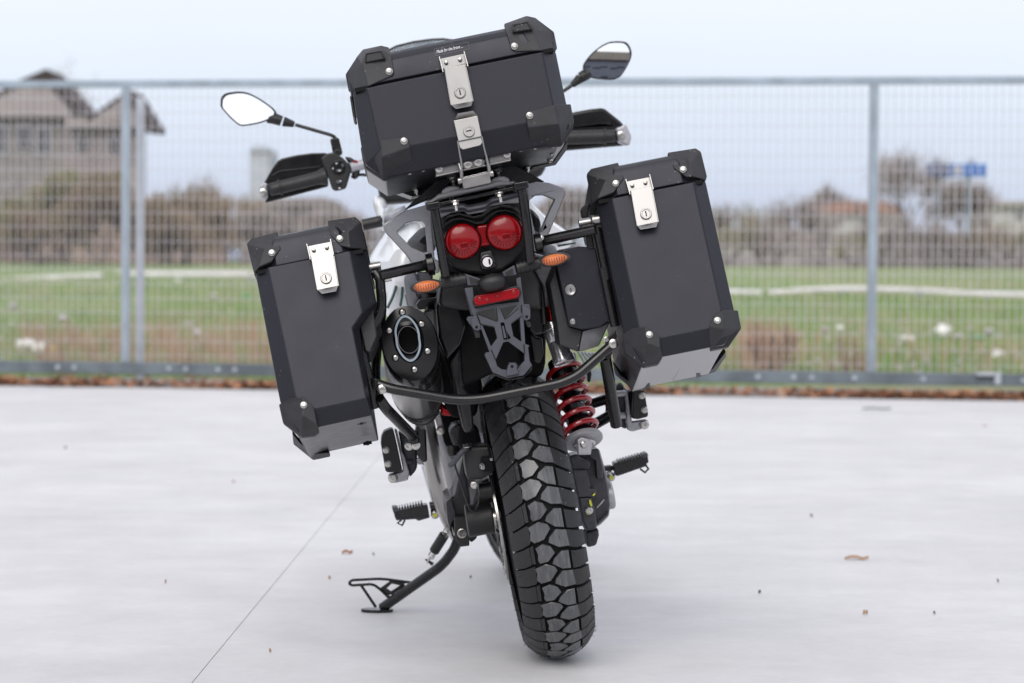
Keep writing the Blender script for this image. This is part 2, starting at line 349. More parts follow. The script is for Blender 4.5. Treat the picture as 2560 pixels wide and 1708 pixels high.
# slab edges and joint
ge0, ge1 = G('V', 0, 886), G('V', 2350, 921); gd = (ge1-ge0)/(ge1.x-ge0.x)
def edge(x): return ge0+gd*(x-ge0.x)
j0, j1 = G('V', 440, 1568), G('V', 862, 1058); jd = (j1-j0)/(j1.y-j0.y)
def jx(y): return j0+jd*(y-j0.y)
def slab(name, side):
    w = .001*side; far = 0.0
    A, B = jx(-40), jx(0); 
    t = (edge(0)-V3((0, 0, 0))).y
    F = jx(edge(jx(16).x).y)
    lat = 60*side; A = jx(-2.5)
    vs = [A+V3((w, 0, 0)), F+V3((w, 0, 0)), edge(F.x+lat), V3((A.x+lat, -2.5, 0))]
    vs = [V3((v.x, v.y, 0)) for v in vs]
    mb = MB(); mb.shell(vs, [(0, 1, 2, 3)], (0, 0, -.05)); o = mb.build(name, 'concrete'); tag(o, kind='structure'); return o
o = mesh('joint_filler', [jx(-2.5)+V3((-.01, 0, -.0025)), jx(-2.5)+V3((.01, 0, -.0025)), jx(17)+V3((.01, 0, -.0025)), jx(17)+V3((-.01, 0, -.0025))], [(0, 1, 2, 3)], 'joint'); tag(o, kind='structure')
slab('concrete_slab', 1); slab('concrete_slab', -1)
o = mesh('added_dark_ground', [(-60, -70, -.01), (60, -70, -.01), (60, -2.5, -.01), (-60, -2.5, -.01)], [(0, 1, 2, 3)], 'dark_ground'); tag(o, kind='structure')  # unseen dark sheet added behind the camera to cut bounced light
# the building that the right mirror shows, behind the camera
bh = empty('warehouse', Matrix.Translation((3, -34, 0))); tag(bh, 'long grey warehouse with a beige parapet seen only in the right mirror', 'warehouse')
MB().box((0, 0, 2.2), (70, 8, 4.4)).build('wall', 'galv_wall', bh)
MB().box((0, 4.0, 4.5), (70.4, .5, .22)).build('gutter', 'roof_dark', bh)
MB().box((6, -1.5, 5.4), (40, 4, 2.0)).build('parapet', 'plaster_beige', bh, bevel=.15)
for i in range(22):
    for z in (1.6, 3.2): MB().box((-31+i*2.9, 4.03, z), (1.3, .06, .22)).box((-31+i*2.9+1.25, 4.03, z+.2), (1.3, .06, .2)).build('wall_louvre', 'window_glass', bh)
# verge between slab and gate: dirt with dead leaves
g0 = edge(-40); g1 = edge(40)
o = mesh('verge', [g0+V3((0, .0, -.006)), g1+V3((0, 0, -.006)), g1+V3((0, 1.6, -.012)), g0+V3((0, 1.6, -.012))], [(0, 1, 2, 3)], 'dirt'); tag(o, kind='structure')
mb = MB()
for i in range(9): 
    x0 = -12+i*2.7; a, b = edge(x0)+V3((0, .42, 0)), edge(x0+2.62)+V3((0, .42, 0))
    q = [a, b, b+V3((0, .22, 0)), a+V3((0, .22, 0))]; mb2 = MB(); mb2.shell([p+V3((0, 0, .035)) for p in q], [(0, 1, 2, 3)], (0, 0, -.09)); o = mb2.build('kerb', 'pale_cap'); tag(o, kind='structure')
mb = MB()
for i in range(9000):
    x = random.uniform(-5.2, 5.2); u = random.random()
    dens = .5+.5*math.sin(x*2.3+1)*math.sin(x*.9); 
    if random.random() > .15+.85*dens: continue
    off = abs(random.gauss(.1, .22+.25*max(0, math.sin(x*1.7+.5)))); c = edge(x)+V3((0, off, .004+random.random()*.05*max(0, 1-off)))
    s = random.uniform(.018, .04); th = random.uniform(0, 6.3); t1 = V3((math.cos(th), math.sin(th), random.uniform(-.5, .6)))*s; t2 = V3((-math.sin(th), math.cos(th), random.uniform(-.6, .8)))*s*.6
    mb.add([c-t1, c+t2+V3((0, 0, .008)), c+t1, c-t2], [(0, 1, 2, 3)])
o = mb.build('dead_leaves', 'dead_leaf', angle=1); tag(o, 'rust brown dead leaves drifted along the slab edge under the gate', 'leaves', kind='stuff')

# ================================================================ SLIDING GATE AND FENCE
goff = .62
def gp(x, z, dy=0.0): e_ = edge(x); return V3((x, e_.y+goff+dy, z))
def bar(mb, a, b, w, h, mi=0):
    a, b = V3(a), V3(b); d = (b-a).normalized(); x = V3((0, 0, 1)) if abs(d.z) < .7 else V3((0, 1, 0)); x = (x-d*x.dot(d)).normalized(); y = d.cross(x)
    vs = [p+x*sx*h/2+y*sy*w/2 for p in (a, b) for sx, sy in ((-1, -1), (1, -1), (1, 1), (-1, 1))]
    return mb.add(vs, [(0, 1, 2, 3), (4, 5, 6, 7)]+[(i, (i+1) % 4, (i+1) % 4+4, i+4) for i in range(4)], mi)
def zat(c, x, y, Y): return W(c, x, y, Y).z
def xat(c, x, Y): return W(c, x, 600, Y).x
ztop = zat('V', 1175, 189, edge(0).y+goff); zb1 = zat('V', 1175, 843, edge(0).y+goff); zb0 = zat('V', 1175, 871, edge(0).y+goff)
gate = empty('sliding_gate', Matrix.Translation(gp(0, 0))); gI = ML[gate.name].inverted()
tag(gate, 'long grey steel sliding gate with wire mesh panels behind the motorcycle', 'gate')
def gbuild(mb, name, m, **k): mb.v = [gI @ v for v in mb.v]; return mb.build(name, m, gate, **k)
X0, X1 = -7.0, 7.0
gbuild(bar(MB(), gp(X0, ztop), gp(X1, ztop), .05, .05), 'top_rail', 'galv', bevel=.004)
gbuild(bar(MB(), gp(X0, (zb0+zb1)/2), gp(X1, (zb0+zb1)/2), .07, zb1-zb0), 'bottom_beam', 'beam_paint', bevel=.004)
pY = 16.6
pxs = [xat('V', 284, 16.9), xat('V', 2003, 16.2)]; sp = pxs[1]-pxs[0]; allp = [pxs[0]-sp, pxs[0], pxs[1], pxs[1]+sp]
for x in allp: gbuild(bar(MB(), gp(x, zb1+.001), gp(x, ztop-.026), .05, .056), 'upright', 'galv', bevel=.004)
for i in range(len(allp)-1):
    mb = MB(); a, b = allp[i]+.035, allp[i+1]-.035; k = int((b-a)/.05)
    for j in range(k+1):
        x = a+(b-a)*j/k
        bar(mb, gp(x, zb1, -.012), gp(x, ztop-.025, -.012), .0052, .005)
    z = zb1+.05
    while z < ztop-.03:
        bar(mb, gp(a, z, -.018), gp(b, z, -.018), .0042, .004); z += .1
    gbuild(mb, 'mesh_panel', 'wire')
for x in [-3.2, -3.08, -2.4, -2.28, -2.05, -1.93, -1.15, -1.03, -.6, 1.66, 1.9, 2.02, 2.3, 2.75, 3.4]:
    m_ = MB(); m_.lathe(gp(x, (zb0+zb1)/2+.0, -.036), (0, -1, 0), [(.016, 0), (.016, .006), (.009, .007), (.009, .014), (0, .014)], 10); gbuild(m_, 'beam_bolt', 'galv_light')
# fixed posts behind the gate
for cx, Y, top in ((321, 17.3, 233),):
    p = W('V', cx, 600, Y); z1 = zat('V', cx, top, Y)
    o = MB().box((0, 0, z1/2), (.055, .055, z1+.08)).build('fence_post', 'galv_light', bevel=.004); o.location = (p.x, Y, -.02)
    tag(o, 'pale steel post just right of the gate\'s left upright', 'post')
# small bracket on the beam, far right
q = gp(xat('V', 2270, 16)+.0, zb1+.012); o = MB().box((0, 0, 0), (.13, .05, .022)).box((.075, 0, -.03), (.04, .05, .08)).build('gate_bracket', 'galv_light', bevel=.003); o.location = q+V3((0, -.065, -.012)); o.parent = gate; o.location = gI @ V3(o.location)

# ================================================================ LAND BEYOND
def tuft_field(name, m, n, fn, h, w, label=None, cat=None, kind='stuff'):
    mb = MB()
    for _ in range(n):
        x, y = fn(); z = gz(x, y); s = random.uniform(.6, 1.3); hh = h*s*(1+y/60); a_ = random.uniform(0, 6.3); dx = V3((math.cos(a_), math.sin(a_), 0))*w*s*(1+y/60)
        le = V3((random.gauss(0, .35), random.gauss(0, .35), 0))*hh
        b_ = V3((x, y, z-.01)); mb.add([b_-dx, b_+dx, b_+le+V3((0, 0, hh))], [(0, 1, 2)])
    o = mesh(name, mb.v, mb.f, m, recalc=False); tag(o, label, cat, kind=kind); return o
def patch(x): return math.sin(x*1.7)+math.sin(x*.6+1)
def ff():
    y = 17.8+abs(random.gauss(0, 1))*14; x = random.uniform(-.24, .24)*y; return x, y
tuft_field('grass', 'grass_blade', 42000, ff, .07, .006, 'short green grass covering the waste ground beyond the gate', 'grass')
def fd():
    while True:
        y = random.uniform(17.9, 24); x = random.uniform(-.24, .24)*y
        px = 1280+6044*x/y
        if (60 < px < 700 and math.sin(px*.021+y*1.9)+math.sin(px*.057+y) > .1) or 1850 < px < 1960 or random.random() < .08: return x, y
tuft_field('dry_weeds', 'dry_stem', 3000, fd, .22, .004, 'dry brown weeds standing just beyond the gate', 'weeds')
# white plastic edging pipes lying across the field
def pipe(pa, pb, Ya, Yb, r, sag, label):
    a_, b_ = W('V', *pa, Ya), W('V', *pb, Yb); pts = []
    for i in range(9):
        t = i/8; p = a_.lerp(b_, t); p.z += sag*math.sin(math.pi*t); pts.append(p)
    o = empty('white_pipe', Matrix.Translation(a_)); mb = MB(); mb.tube([p-a_ for p in pts], r, 8); pp = mb.build('pipe_run', 'white_plastic', o)
    for k in (0, 4, 8):
        p = pts[k]-a_; m2 = MB(); zg = gz(pts[k].x, pts[k].y)-pts[k].z-.05; m2.cyl(p+V3((0, .0, -r*.5)), p+V3((0, 0, min(-.1, zg))), .03, n=6); m2.build('support_leg', 'galv', o)
    tag(o, label, 'pipe', 'white pipes across the field')
pipe((-40, 648), (235, 633), 46, 46, .05, .02, 'white pipe run crossing the grass, farthest left of the posts')
pipe((292, 630), (572, 630), 46, 46, .05, .0, 'white pipe run between the two left posts and the left pannier')
pipe((580, 630), (900, 636), 46, 46, .05, .0, 'white pipe run partly behind the left pannier')
pipe((1500, 664), (1748, 673), 38, 38, .042, .0, 'short white pipe run emerging right of the right pannier')
pipe((1763, 673), (2108, 668), 38, 38, .042, .05, 'white pipe run passing behind the right gate upright')
pipe((2112, 667), (2420, 678), 38, 38, .042, -.02, 'white pipe run at the far right edge of the field')
# litter
def litter(name, c, x, y, size, m, label, cat, sq=.5, g='litter scattered on the waste ground'):
    p = None; d = ray(c, x, y); t = 17.8
    for i in range(400):
        t = 17.8+i*.1; q = V3((0, 0, CAM_H))+d*(t/d.y)
        if q.z <= gz(q.x, q.y)+.03: break
    bm = bmesh.new(); bmesh.ops.create_icosphere(bm, subdivisions=2, radius=1)
    size *= 1.0 if size > .1 else 1.35
    for v in bm.verts: v.co *= random.uniform(.75, 1.2); v.co.x *= size; v.co.y *= size*.8; v.co.z *= size*sq
    me = bpy.data.meshes.new(name); bm.to_mesh(me); bm.free(); me.materials.append(MATS[m]); finish(me, 40)
    o = bpy.data.objects.new(name, me); COL.objects.link(o); o.location = q+V3((0, 0, size*sq*.5+.05)); o.rotation_euler = (0, -.2 if size > .1 else 0, random.random()*3); tag(o, label, cat, g)
litter('plastic_bag', 'V', 2165, 775, .11, 'litter_white', 'large crumpled white bag on the grass right of the gate upright', 'bag')
for (x, y, s, m, l) in ((2083, 792, .055, 'litter_white', 'small white scrap lying left of the large white bag'), (1893, 770, .045, 'litter_grey', 'grey scrap near the right pannier, upper of two'), (1927, 765, .035, 'litter_white', 'tiny white scrap beside the grey one left of the upright'),
        (2246, 790, .05, 'litter_green', 'green plastic scrap right of the large white bag'), (2270, 775, .05, 'litter_grey', 'grey crumpled scrap beside the green one'), (2200, 787, .04, 'litter_grey', 'little grey scrap between white bag and green scrap'),
        (2290, 830, .05, 'litter_white', 'white scrap just above the gate beam bracket at far right'), (565, 690, .04, 'litter_green', 'green scrap close to the left edge of the left pannier'), (410, 652, .05, 'litter_white', 'white scrap just below the pipe right of the pale post'),
        (490, 690, .05, 'litter_grey', 'grey scrap between the pale post and the left pannier'), (145, 745, .06, 'litter_grey', 'pale grey scrap among the weeds left of the posts'), (60, 810, .07, 'litter_white', 'white paper scrap at the foot of the weeds, far left'),
        (95, 818, .07, 'litter_white', 'white scrap touching the yellow one at lower left'), (118, 825, .06, 'litter_yellow', 'yellowish scrap just above the gate beam at left'), (30, 715, .06, 'litter_grey', 'grey scrap at the left edge of the photo'),
        (455, 780, .05, 'litter_grey', 'grey scrap low in the grass right of the pale post'), (275, 632, .05, 'litter_white', 'white scrap touching the left gate upright')):
    litter('litter_scrap', 'V', x, y, s, m, l, 'litter')

# houses ---------------------------------------------------------------
def house(label, Y, body, roof, wm, rm, wins, depth=6, extra=None):
    # body: (x0,y0,x1,y1) in the overview; roof: outline points
    o0 = W('V', (body[0]+body[2])/2, body[3], Y); hs = empty('house', Matrix.Translation((o0.x, Y, gz(o0.x, Y)-.3))); I = ML[hs.name].inverted()
    P4 = [W('V', x, y, Y) for x, y in ((body[0], body[1]), (body[2], body[1]), (body[2], body[3]), (body[0], body[3]))]
    P4[2].z = P4[3].z = gz(o0.x, Y)-.3
    MB().prism([I @ p for p in P4], depth).build('wall', wm, hs)
    for k, rf in enumerate(roof):
        pts = [W('V', x, y, Y-.5) for x, y in rf]; MB().prism([I @ p for p in pts], depth+1).build('roof' if k == 0 else 'gable', rm[k % len(rm)], hs)
    for (x0, y0, x1, y1) in wins:
        c = W('V', (x0+x1)/2, (y0+y1)/2, Y); w = (x1-x0)*1.0894*Y/6044; h = (y1-y0)*1.0894*Y/6044; c = I @ c
        f = MB().box((c.x, -.04, c.z), (w, .1, h)).build('window', 'curtain', hs)
        MB().box((c.x-w*.22, -.11, c.z), (w*.34, .03, h*.84)).box((c.x+w*.22, -.11, c.z), (w*.34, .03, h*.84)).build('pane', 'window_glass', f)
    tag(hs, label, 'house'); return hs
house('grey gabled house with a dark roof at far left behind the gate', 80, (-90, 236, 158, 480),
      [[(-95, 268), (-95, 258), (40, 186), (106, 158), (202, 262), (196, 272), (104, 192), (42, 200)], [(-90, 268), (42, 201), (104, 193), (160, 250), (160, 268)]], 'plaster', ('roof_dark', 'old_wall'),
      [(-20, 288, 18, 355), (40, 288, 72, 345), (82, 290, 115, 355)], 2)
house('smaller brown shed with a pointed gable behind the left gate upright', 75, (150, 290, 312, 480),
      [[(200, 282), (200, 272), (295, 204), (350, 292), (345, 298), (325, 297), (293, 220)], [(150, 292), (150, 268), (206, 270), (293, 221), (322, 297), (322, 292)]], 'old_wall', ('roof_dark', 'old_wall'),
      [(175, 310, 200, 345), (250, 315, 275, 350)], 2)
house('long pale cottage with faded red roof left of the bare tree', 125, (1888, 487, 2075, 540),
      [[(1880, 490), (1905, 466), (2040, 462), (2085, 490)]], 'plaster_pale', ('roof_red',), [(1915, 498, 1925, 512), (1975, 498, 1985, 512)], 6)
house('white low building at the right edge behind the gate', 120, (2270, 468, 2420, 540), [[(2265, 472), (2270, 462), (2425, 458), (2430, 472)]], 'plaster_pale', ('pale_cap',), [(2330, 485, 2345, 505)], 6)
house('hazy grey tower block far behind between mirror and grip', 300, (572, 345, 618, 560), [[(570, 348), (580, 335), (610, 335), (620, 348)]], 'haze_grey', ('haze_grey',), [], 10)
house('low grey blue shed behind the left pannier', 75, (585, 470, 760, 560), [[(575, 476), (600, 455), (745, 452), (770, 476)]], 'pale_cap', ('roof_sheet',), [(640, 500, 665, 530)], 5)
# blue billboard
bb = empty('billboard', Matrix.Translation(W('V', 2195, 391, 94))); sY = 94*1.0894/6044
MB().box((0, 0, 0), (135*sY, .4, 28*sY)).build('sign_panel', 'sign_blue', bb, bevel=.03)
MB().box((0, -.22, 0), (20*sY, .03, 20*sY)).build('sign_marking', 'curtain', bb)
MB().box((-28*sY, -.22, 0), (5*sY, .03, 22*sY)).build('sign_marking', 'curtain', bb)
for dx in (-40, 30): MB().cyl((dx*sY, .1, -14*sY), (dx*sY, .1, -150*sY), .07, n=8).build('sign_post', 'galv', bb)
for dx in (-45, 35): MB().cyl((dx*sY, .1, 14*sY), (dx*sY, .1, 26*sY), .12, n=6).build('sign_mast', 'galv', bb)
tag(bb, 'blue rectangular billboard on posts above the bare trees', 'billboard')
# old concrete panel wall, panels are parts
def wall(name, label, Y, x0, x1, y0, y1, pw, cap, wm='old_wall', cm='pale_cap', post='old_wall'):
    a_ = W('V', x0, y1, Y); b_ = W('V', x1, y1, Y); zt = zat('V', (x0+x1)/2, y0, Y); w0 = empty(name, Matrix.Translation((a_.x, Y, gz(a_.x, Y)-.1)))
    z0 = 0; H = zt-ML[w0.name].translation.z; k = int((b_.x-a_.x)/pw)
    for i in range(k):
        MB().box((pw*(i+.5), 0, H/2*.92), (pw-.12, .08, H*.92)).build('wall_panel', wm, w0)
        MB().box((pw*i, 0, H/2), (.14, .16, H)).build('wall_post', post, w0)
        if cap: MB().box((pw*(i+.5), -.03, H*cap), (pw-.02, .14, H*.2)).build('wall_band', cm, w0)
    tag(w0, label, 'wall')
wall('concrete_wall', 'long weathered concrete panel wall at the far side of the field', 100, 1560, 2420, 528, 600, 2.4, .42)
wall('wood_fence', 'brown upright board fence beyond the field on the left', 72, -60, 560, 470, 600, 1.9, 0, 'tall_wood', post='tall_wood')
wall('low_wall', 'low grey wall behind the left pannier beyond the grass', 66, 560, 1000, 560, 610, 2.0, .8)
# bare trees and bushes
def limb(mb, p, d, L_, r, depth, tips, spread=.55):
    n_ = 3; pts = [p.copy()]; q = p.copy(); dd = d.copy()
    for i in range(n_):
        dd = (dd+V3((random.gauss(0, .12), random.gauss(0, .12), random.gauss(.02, .08)))).normalized(); q = q+dd*L_/n_; pts.append(q.copy())
    mb.tube(pts, [r, r*.62], 5, caps=False)
    if depth == 0: tips.append((q, dd)); return
    for k in range(random.choice((2, 3, 3))):
        t = random.uniform(.45, 1); b_ = pts[1].lerp(pts[3], t) if t < .95 else q
        nd = (dd+V3((random.gauss(0, spread), random.gauss(0, spread), random.gauss(.1, spread*.6)))).normalized()
        limb(mb, b_, nd, L_*random.uniform(.6, .82), r*.58, depth-1, tips, spread); 
        if depth <= 2: tips.append((b_, nd))
def tree(name, label, px, py0, py1, Y, wd, bm='bark', cm='brush_mauve', twigs=26, tl=.55, depth=4, group='bare trees and bushes beyond the fence', trunk=.3, zb=None, tw=.012):
    top = W('V', px, py0, Y); z0 = gz(top.x, Y) if zb is None else zb; H = top.z-z0; o = empty(name, Matrix.Translation((top.x, Y, z0)))
    mb = MB(); tips = []; s = 1
    nb = 1 if trunk > 0 else 5
    if trunk > 0: mb.tube([V3((0, 0, -.2)), V3((.03*H, 0, H*trunk))], [H*.035, H*.025], 7)
    for k in range(5):
        a_ = 6.28*k/5+random.random(); limb(mb, V3((.03*H if trunk > 0 else random.gauss(0, .1)*wd, 0, H*trunk if trunk > 0 else -.1)), V3((math.cos(a_)*wd/H*1.1, math.sin(a_)*wd/H, 1)).normalized(), H*.36, H*.016, depth, tips)
    mx = max(t[0].z for t in tips); ax = max(abs(t[0].x) for t in tips); sc = V3((min(1.6, wd/max(ax, .1)), 1, H*.97/mx))
    for v in mb.v: v.x *= sc.x; v.z *= sc.z
    mb.build('trunk', bm, o)
    tv = []; tf = []
    for (p, d) in tips:
        p = V3((p.x*sc.x, p.y, p.z*sc.z))
        for k in range(max(2, int(twigs*.5))):
            nd = (d*.6+V3((random.gauss(0, .6), random.gauss(0, .6), random.gauss(.15, .5)))).normalized(); ln = tl*H*.14*random.uniform(.5, 1.2)*2; w = nd.orthogonal().normalized()*tw*H*.42
            s0 = p+V3((random.gauss(0, .03), random.gauss(0, .03), random.gauss(0, .03)))*H; i = len(tv); tv += [s0-w, s0+w, s0+nd*ln]; tf.append((i, i+1, i+2))
    mesh('crown', tv, tf, cm, o, recalc=False)
    tag(o, label, 'tree' if trunk > 0 else 'bush', group); return o
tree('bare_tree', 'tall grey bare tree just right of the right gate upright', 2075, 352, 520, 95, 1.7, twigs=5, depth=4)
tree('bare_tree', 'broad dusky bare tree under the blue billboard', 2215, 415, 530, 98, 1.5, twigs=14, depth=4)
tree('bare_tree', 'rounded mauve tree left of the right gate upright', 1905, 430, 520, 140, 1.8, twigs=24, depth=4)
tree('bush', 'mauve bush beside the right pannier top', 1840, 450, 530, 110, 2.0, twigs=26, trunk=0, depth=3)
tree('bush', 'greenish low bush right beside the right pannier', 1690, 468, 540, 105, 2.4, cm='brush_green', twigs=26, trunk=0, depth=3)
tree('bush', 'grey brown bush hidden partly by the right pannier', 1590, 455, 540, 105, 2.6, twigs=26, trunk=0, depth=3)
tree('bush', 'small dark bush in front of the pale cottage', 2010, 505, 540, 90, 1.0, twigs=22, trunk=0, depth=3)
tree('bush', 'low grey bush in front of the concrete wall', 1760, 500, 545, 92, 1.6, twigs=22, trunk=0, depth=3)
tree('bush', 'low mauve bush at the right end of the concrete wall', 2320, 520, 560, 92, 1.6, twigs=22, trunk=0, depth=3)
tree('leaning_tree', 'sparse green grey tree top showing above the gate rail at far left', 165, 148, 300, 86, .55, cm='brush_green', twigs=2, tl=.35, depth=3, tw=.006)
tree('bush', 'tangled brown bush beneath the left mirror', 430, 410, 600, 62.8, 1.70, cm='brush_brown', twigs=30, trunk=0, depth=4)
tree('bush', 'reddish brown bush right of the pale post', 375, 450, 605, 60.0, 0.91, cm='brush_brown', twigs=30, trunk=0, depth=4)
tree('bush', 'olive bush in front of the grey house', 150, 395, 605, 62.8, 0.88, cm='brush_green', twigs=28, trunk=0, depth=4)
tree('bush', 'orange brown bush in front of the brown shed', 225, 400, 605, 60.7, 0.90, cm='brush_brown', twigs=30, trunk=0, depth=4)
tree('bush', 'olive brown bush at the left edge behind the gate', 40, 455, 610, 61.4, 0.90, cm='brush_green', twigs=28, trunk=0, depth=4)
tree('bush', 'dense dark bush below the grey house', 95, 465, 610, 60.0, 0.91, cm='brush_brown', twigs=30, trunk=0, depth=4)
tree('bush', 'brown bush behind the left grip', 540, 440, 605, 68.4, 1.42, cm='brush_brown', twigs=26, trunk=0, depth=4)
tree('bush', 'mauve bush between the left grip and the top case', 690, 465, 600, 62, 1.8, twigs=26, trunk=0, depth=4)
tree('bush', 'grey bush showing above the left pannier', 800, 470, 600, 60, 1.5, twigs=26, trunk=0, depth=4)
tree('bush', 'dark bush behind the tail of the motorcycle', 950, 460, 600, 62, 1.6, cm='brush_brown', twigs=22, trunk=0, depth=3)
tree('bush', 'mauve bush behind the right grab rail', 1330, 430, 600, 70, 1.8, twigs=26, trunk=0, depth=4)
tree('weed_clump', 'tall rusty dry weed clump right of the right pannier', 1755, 715, 820, 18.8, .28, cm='dry_stem', twigs=24, trunk=0, depth=3, group='weed clumps at the gate')
tree('weed_clump', 'dark dry weed clump left of the right gate upright', 1955, 770, 840, 18.4, .2, cm='dry_stem', twigs=12, trunk=0, depth=3, group='weed clumps at the gate')
SCR = 'scrub along the far side of the field'; nsc = 0; ORD = 'first second third fourth fifth sixth seventh eighth ninth tenth eleventh twelfth thirteenth fourteenth fifteenth sixteenth seventeenth eighteenth nineteenth twentieth twenty-first twenty-second twenty-third twenty-fourth twenty-fifth twenty-sixth'.split()
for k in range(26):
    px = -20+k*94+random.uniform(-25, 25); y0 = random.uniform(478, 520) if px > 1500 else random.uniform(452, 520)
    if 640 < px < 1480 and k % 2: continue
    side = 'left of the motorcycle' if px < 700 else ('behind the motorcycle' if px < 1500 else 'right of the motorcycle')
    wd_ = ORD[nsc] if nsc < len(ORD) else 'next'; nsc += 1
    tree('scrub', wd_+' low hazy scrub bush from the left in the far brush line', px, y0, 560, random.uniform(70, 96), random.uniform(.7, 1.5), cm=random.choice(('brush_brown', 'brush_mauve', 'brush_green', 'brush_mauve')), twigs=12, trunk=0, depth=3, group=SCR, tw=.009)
mb = MB()
for i in range(260):
    y = random.uniform(18, 27); sgn = random.random(); x = random.uniform(-.23, -.12)*y if sgn < .45 else random.uniform(.10, .22)*y
    s = random.uniform(.008, .026)*(y/18); c_ = V3((x, y, gz(x, y)+.03+random.random()*.05)); th = random.uniform(0, 6.3)
    mb.add([c_+V3((-s, 0, -s*.5)), c_+V3((s*.8, s*.3, -s*.4)), c_+V3((s, 0, s*.6)), c_+V3((-s*.7, s*.2, s*.7))], [(0, 1, 2, 3)])
o = mb.build('paper_scraps', 'litter_grey', angle=1); tag(o, 'tiny pale paper and plastic scraps sprinkled through the grass', 'litter', kind='stuff')
# leaf and twig scraps on the slab
def scrap(name, c, x, y, L_, w, m, rot, label, cat, g=None):
    p = G(c, x, y); vs = []; 
    for i in range(5):
        t = i/4-.5; ww = w*(.25+.75*math.sin(math.pi*(i+.5)/5)); z = .004+.006*abs(math.sin(i*2.1))
        vs += [V3((t*L_, -ww/2, z)), V3((t*L_, ww/2, z+.003))]
    mb = MB(); mb.shell(vs, [(2*i, 2*i+2, 2*i+3, 2*i+1) for i in range(4)], (0, 0, -.0035)); o = mb.build(name, m, angle=20); o.location = (p.x, p.y, .0005); o.rotation_euler = (0, 0, rot); tag(o, label, cat, g)
scrap('dead_leaf', 'V', 797, 1272, .032, .016, 'dead_leaf', .2, 'rusty dead leaf left of the side stand spring', 'leaf')
scrap('twig', 'V', 1966, 1285, .07, .02, 'dry_stem', -.1, 'brown curled twig lying alone right of the motorcycle', 'twig')
scrap('green_strip', 'V', 2012, 940, .17, .035, 'graphic_green', 0, 'dark green plastic strip near the slab edge', 'strip')
CRL = ['crumb of dirt just right of the rusty leaf', 'dark crumb left of and above the side stand loop', '', 'tan crumb near the far slab edge at right', 'brown crumb lower right of the curled twig', '', 'larger brown crumb at lower right of the slab', 'crumb nearest the bottom right of the slab', 'crumb between the right passenger peg and the green strip', '', 'crumb between the stand foot and the rear tyre', 'crumb low on the left beyond the joint line', 'crumb far back at the left of the slab', '', 'brown crumb at the far right edge of the slab', 'crumb by the joint line near the bottom left', '', 'crumb left of the joint line and the stand']
for k, (x, y, s) in enumerate(((857, 1277, .008), (756, 1331, .011), (292, 1125, .02), (2260, 980, .02), (1743, 1364, .012), (2079, 1443, .01), (2144, 1413, .008), (1986, 1411, .02), (1862, 1187, .02), (1683, 1348, .008), (1080, 1330, .008), (536, 1108, .02), (150, 1030, .02), (1600, 1130, .015), (2290, 1338, .012), (620, 1500, .008), (1010, 1450, .006), (380, 1340, .01))):
    if k in (2, 5, 9, 13, 16): continue
    scrap('grit', 'V', x, y, s*.75, s*.4, 'dry_stem' if k % 2 else 'bark', k, CRL[k], 'crumb', 'tiny crumbs scattered on the concrete')
# ================================================================ LUGGAGE CASES
def case_frame(crop, pl, pr, g, tilt):
    """frame with origin at the left end of the lid line, x along it, y forward, z up, nose tilted down"""
    a_ = bike.p(crop, *pl, g); b_ = bike.p(crop, *pr, g); d = b_-a_; ang = math.atan2(d.z, d.x)
    M = BF @ Matrix.Translation(a_) @ Matrix.Rotation(-ang, 4, 'Y') @ Matrix.Rotation(-R_(tilt), 4, 'X')
    return Frame(M), d.length
def rivet(name, fr, crop, x, y, g, r, parent, m='bolt_steel'):
    mb = MB(); c = fr.p(crop, x, y, g); mb.lathe(c+V3((0, .0015, 0)), (0, -1, 0), [(r*1.35, 0), (r*1.35, .0022), (r*1.05, .0032)], 20)
    mb.lathe(c, (0, -1, 0), [(r, 0), (r, .0035), (r*.85, .005), (r*.5, .0052), (r*.42, .003), (0, .003)], 20); return mb.build(name, m, parent)
def guard(fr, crop, verts, faces, parent, rv=None, rg=-.006, back=.02, lab=None):
    mb = MB(); mb.shell([fr.p(crop, *v) for v in verts], faces, back); o = mb.build('corner_guard', 'guard', parent, bevel=.0025, seg=3)
    if rv: rivet('rivet', fr, crop, rv[0], rv[1], rg-.0005, .0052, o)
    return o
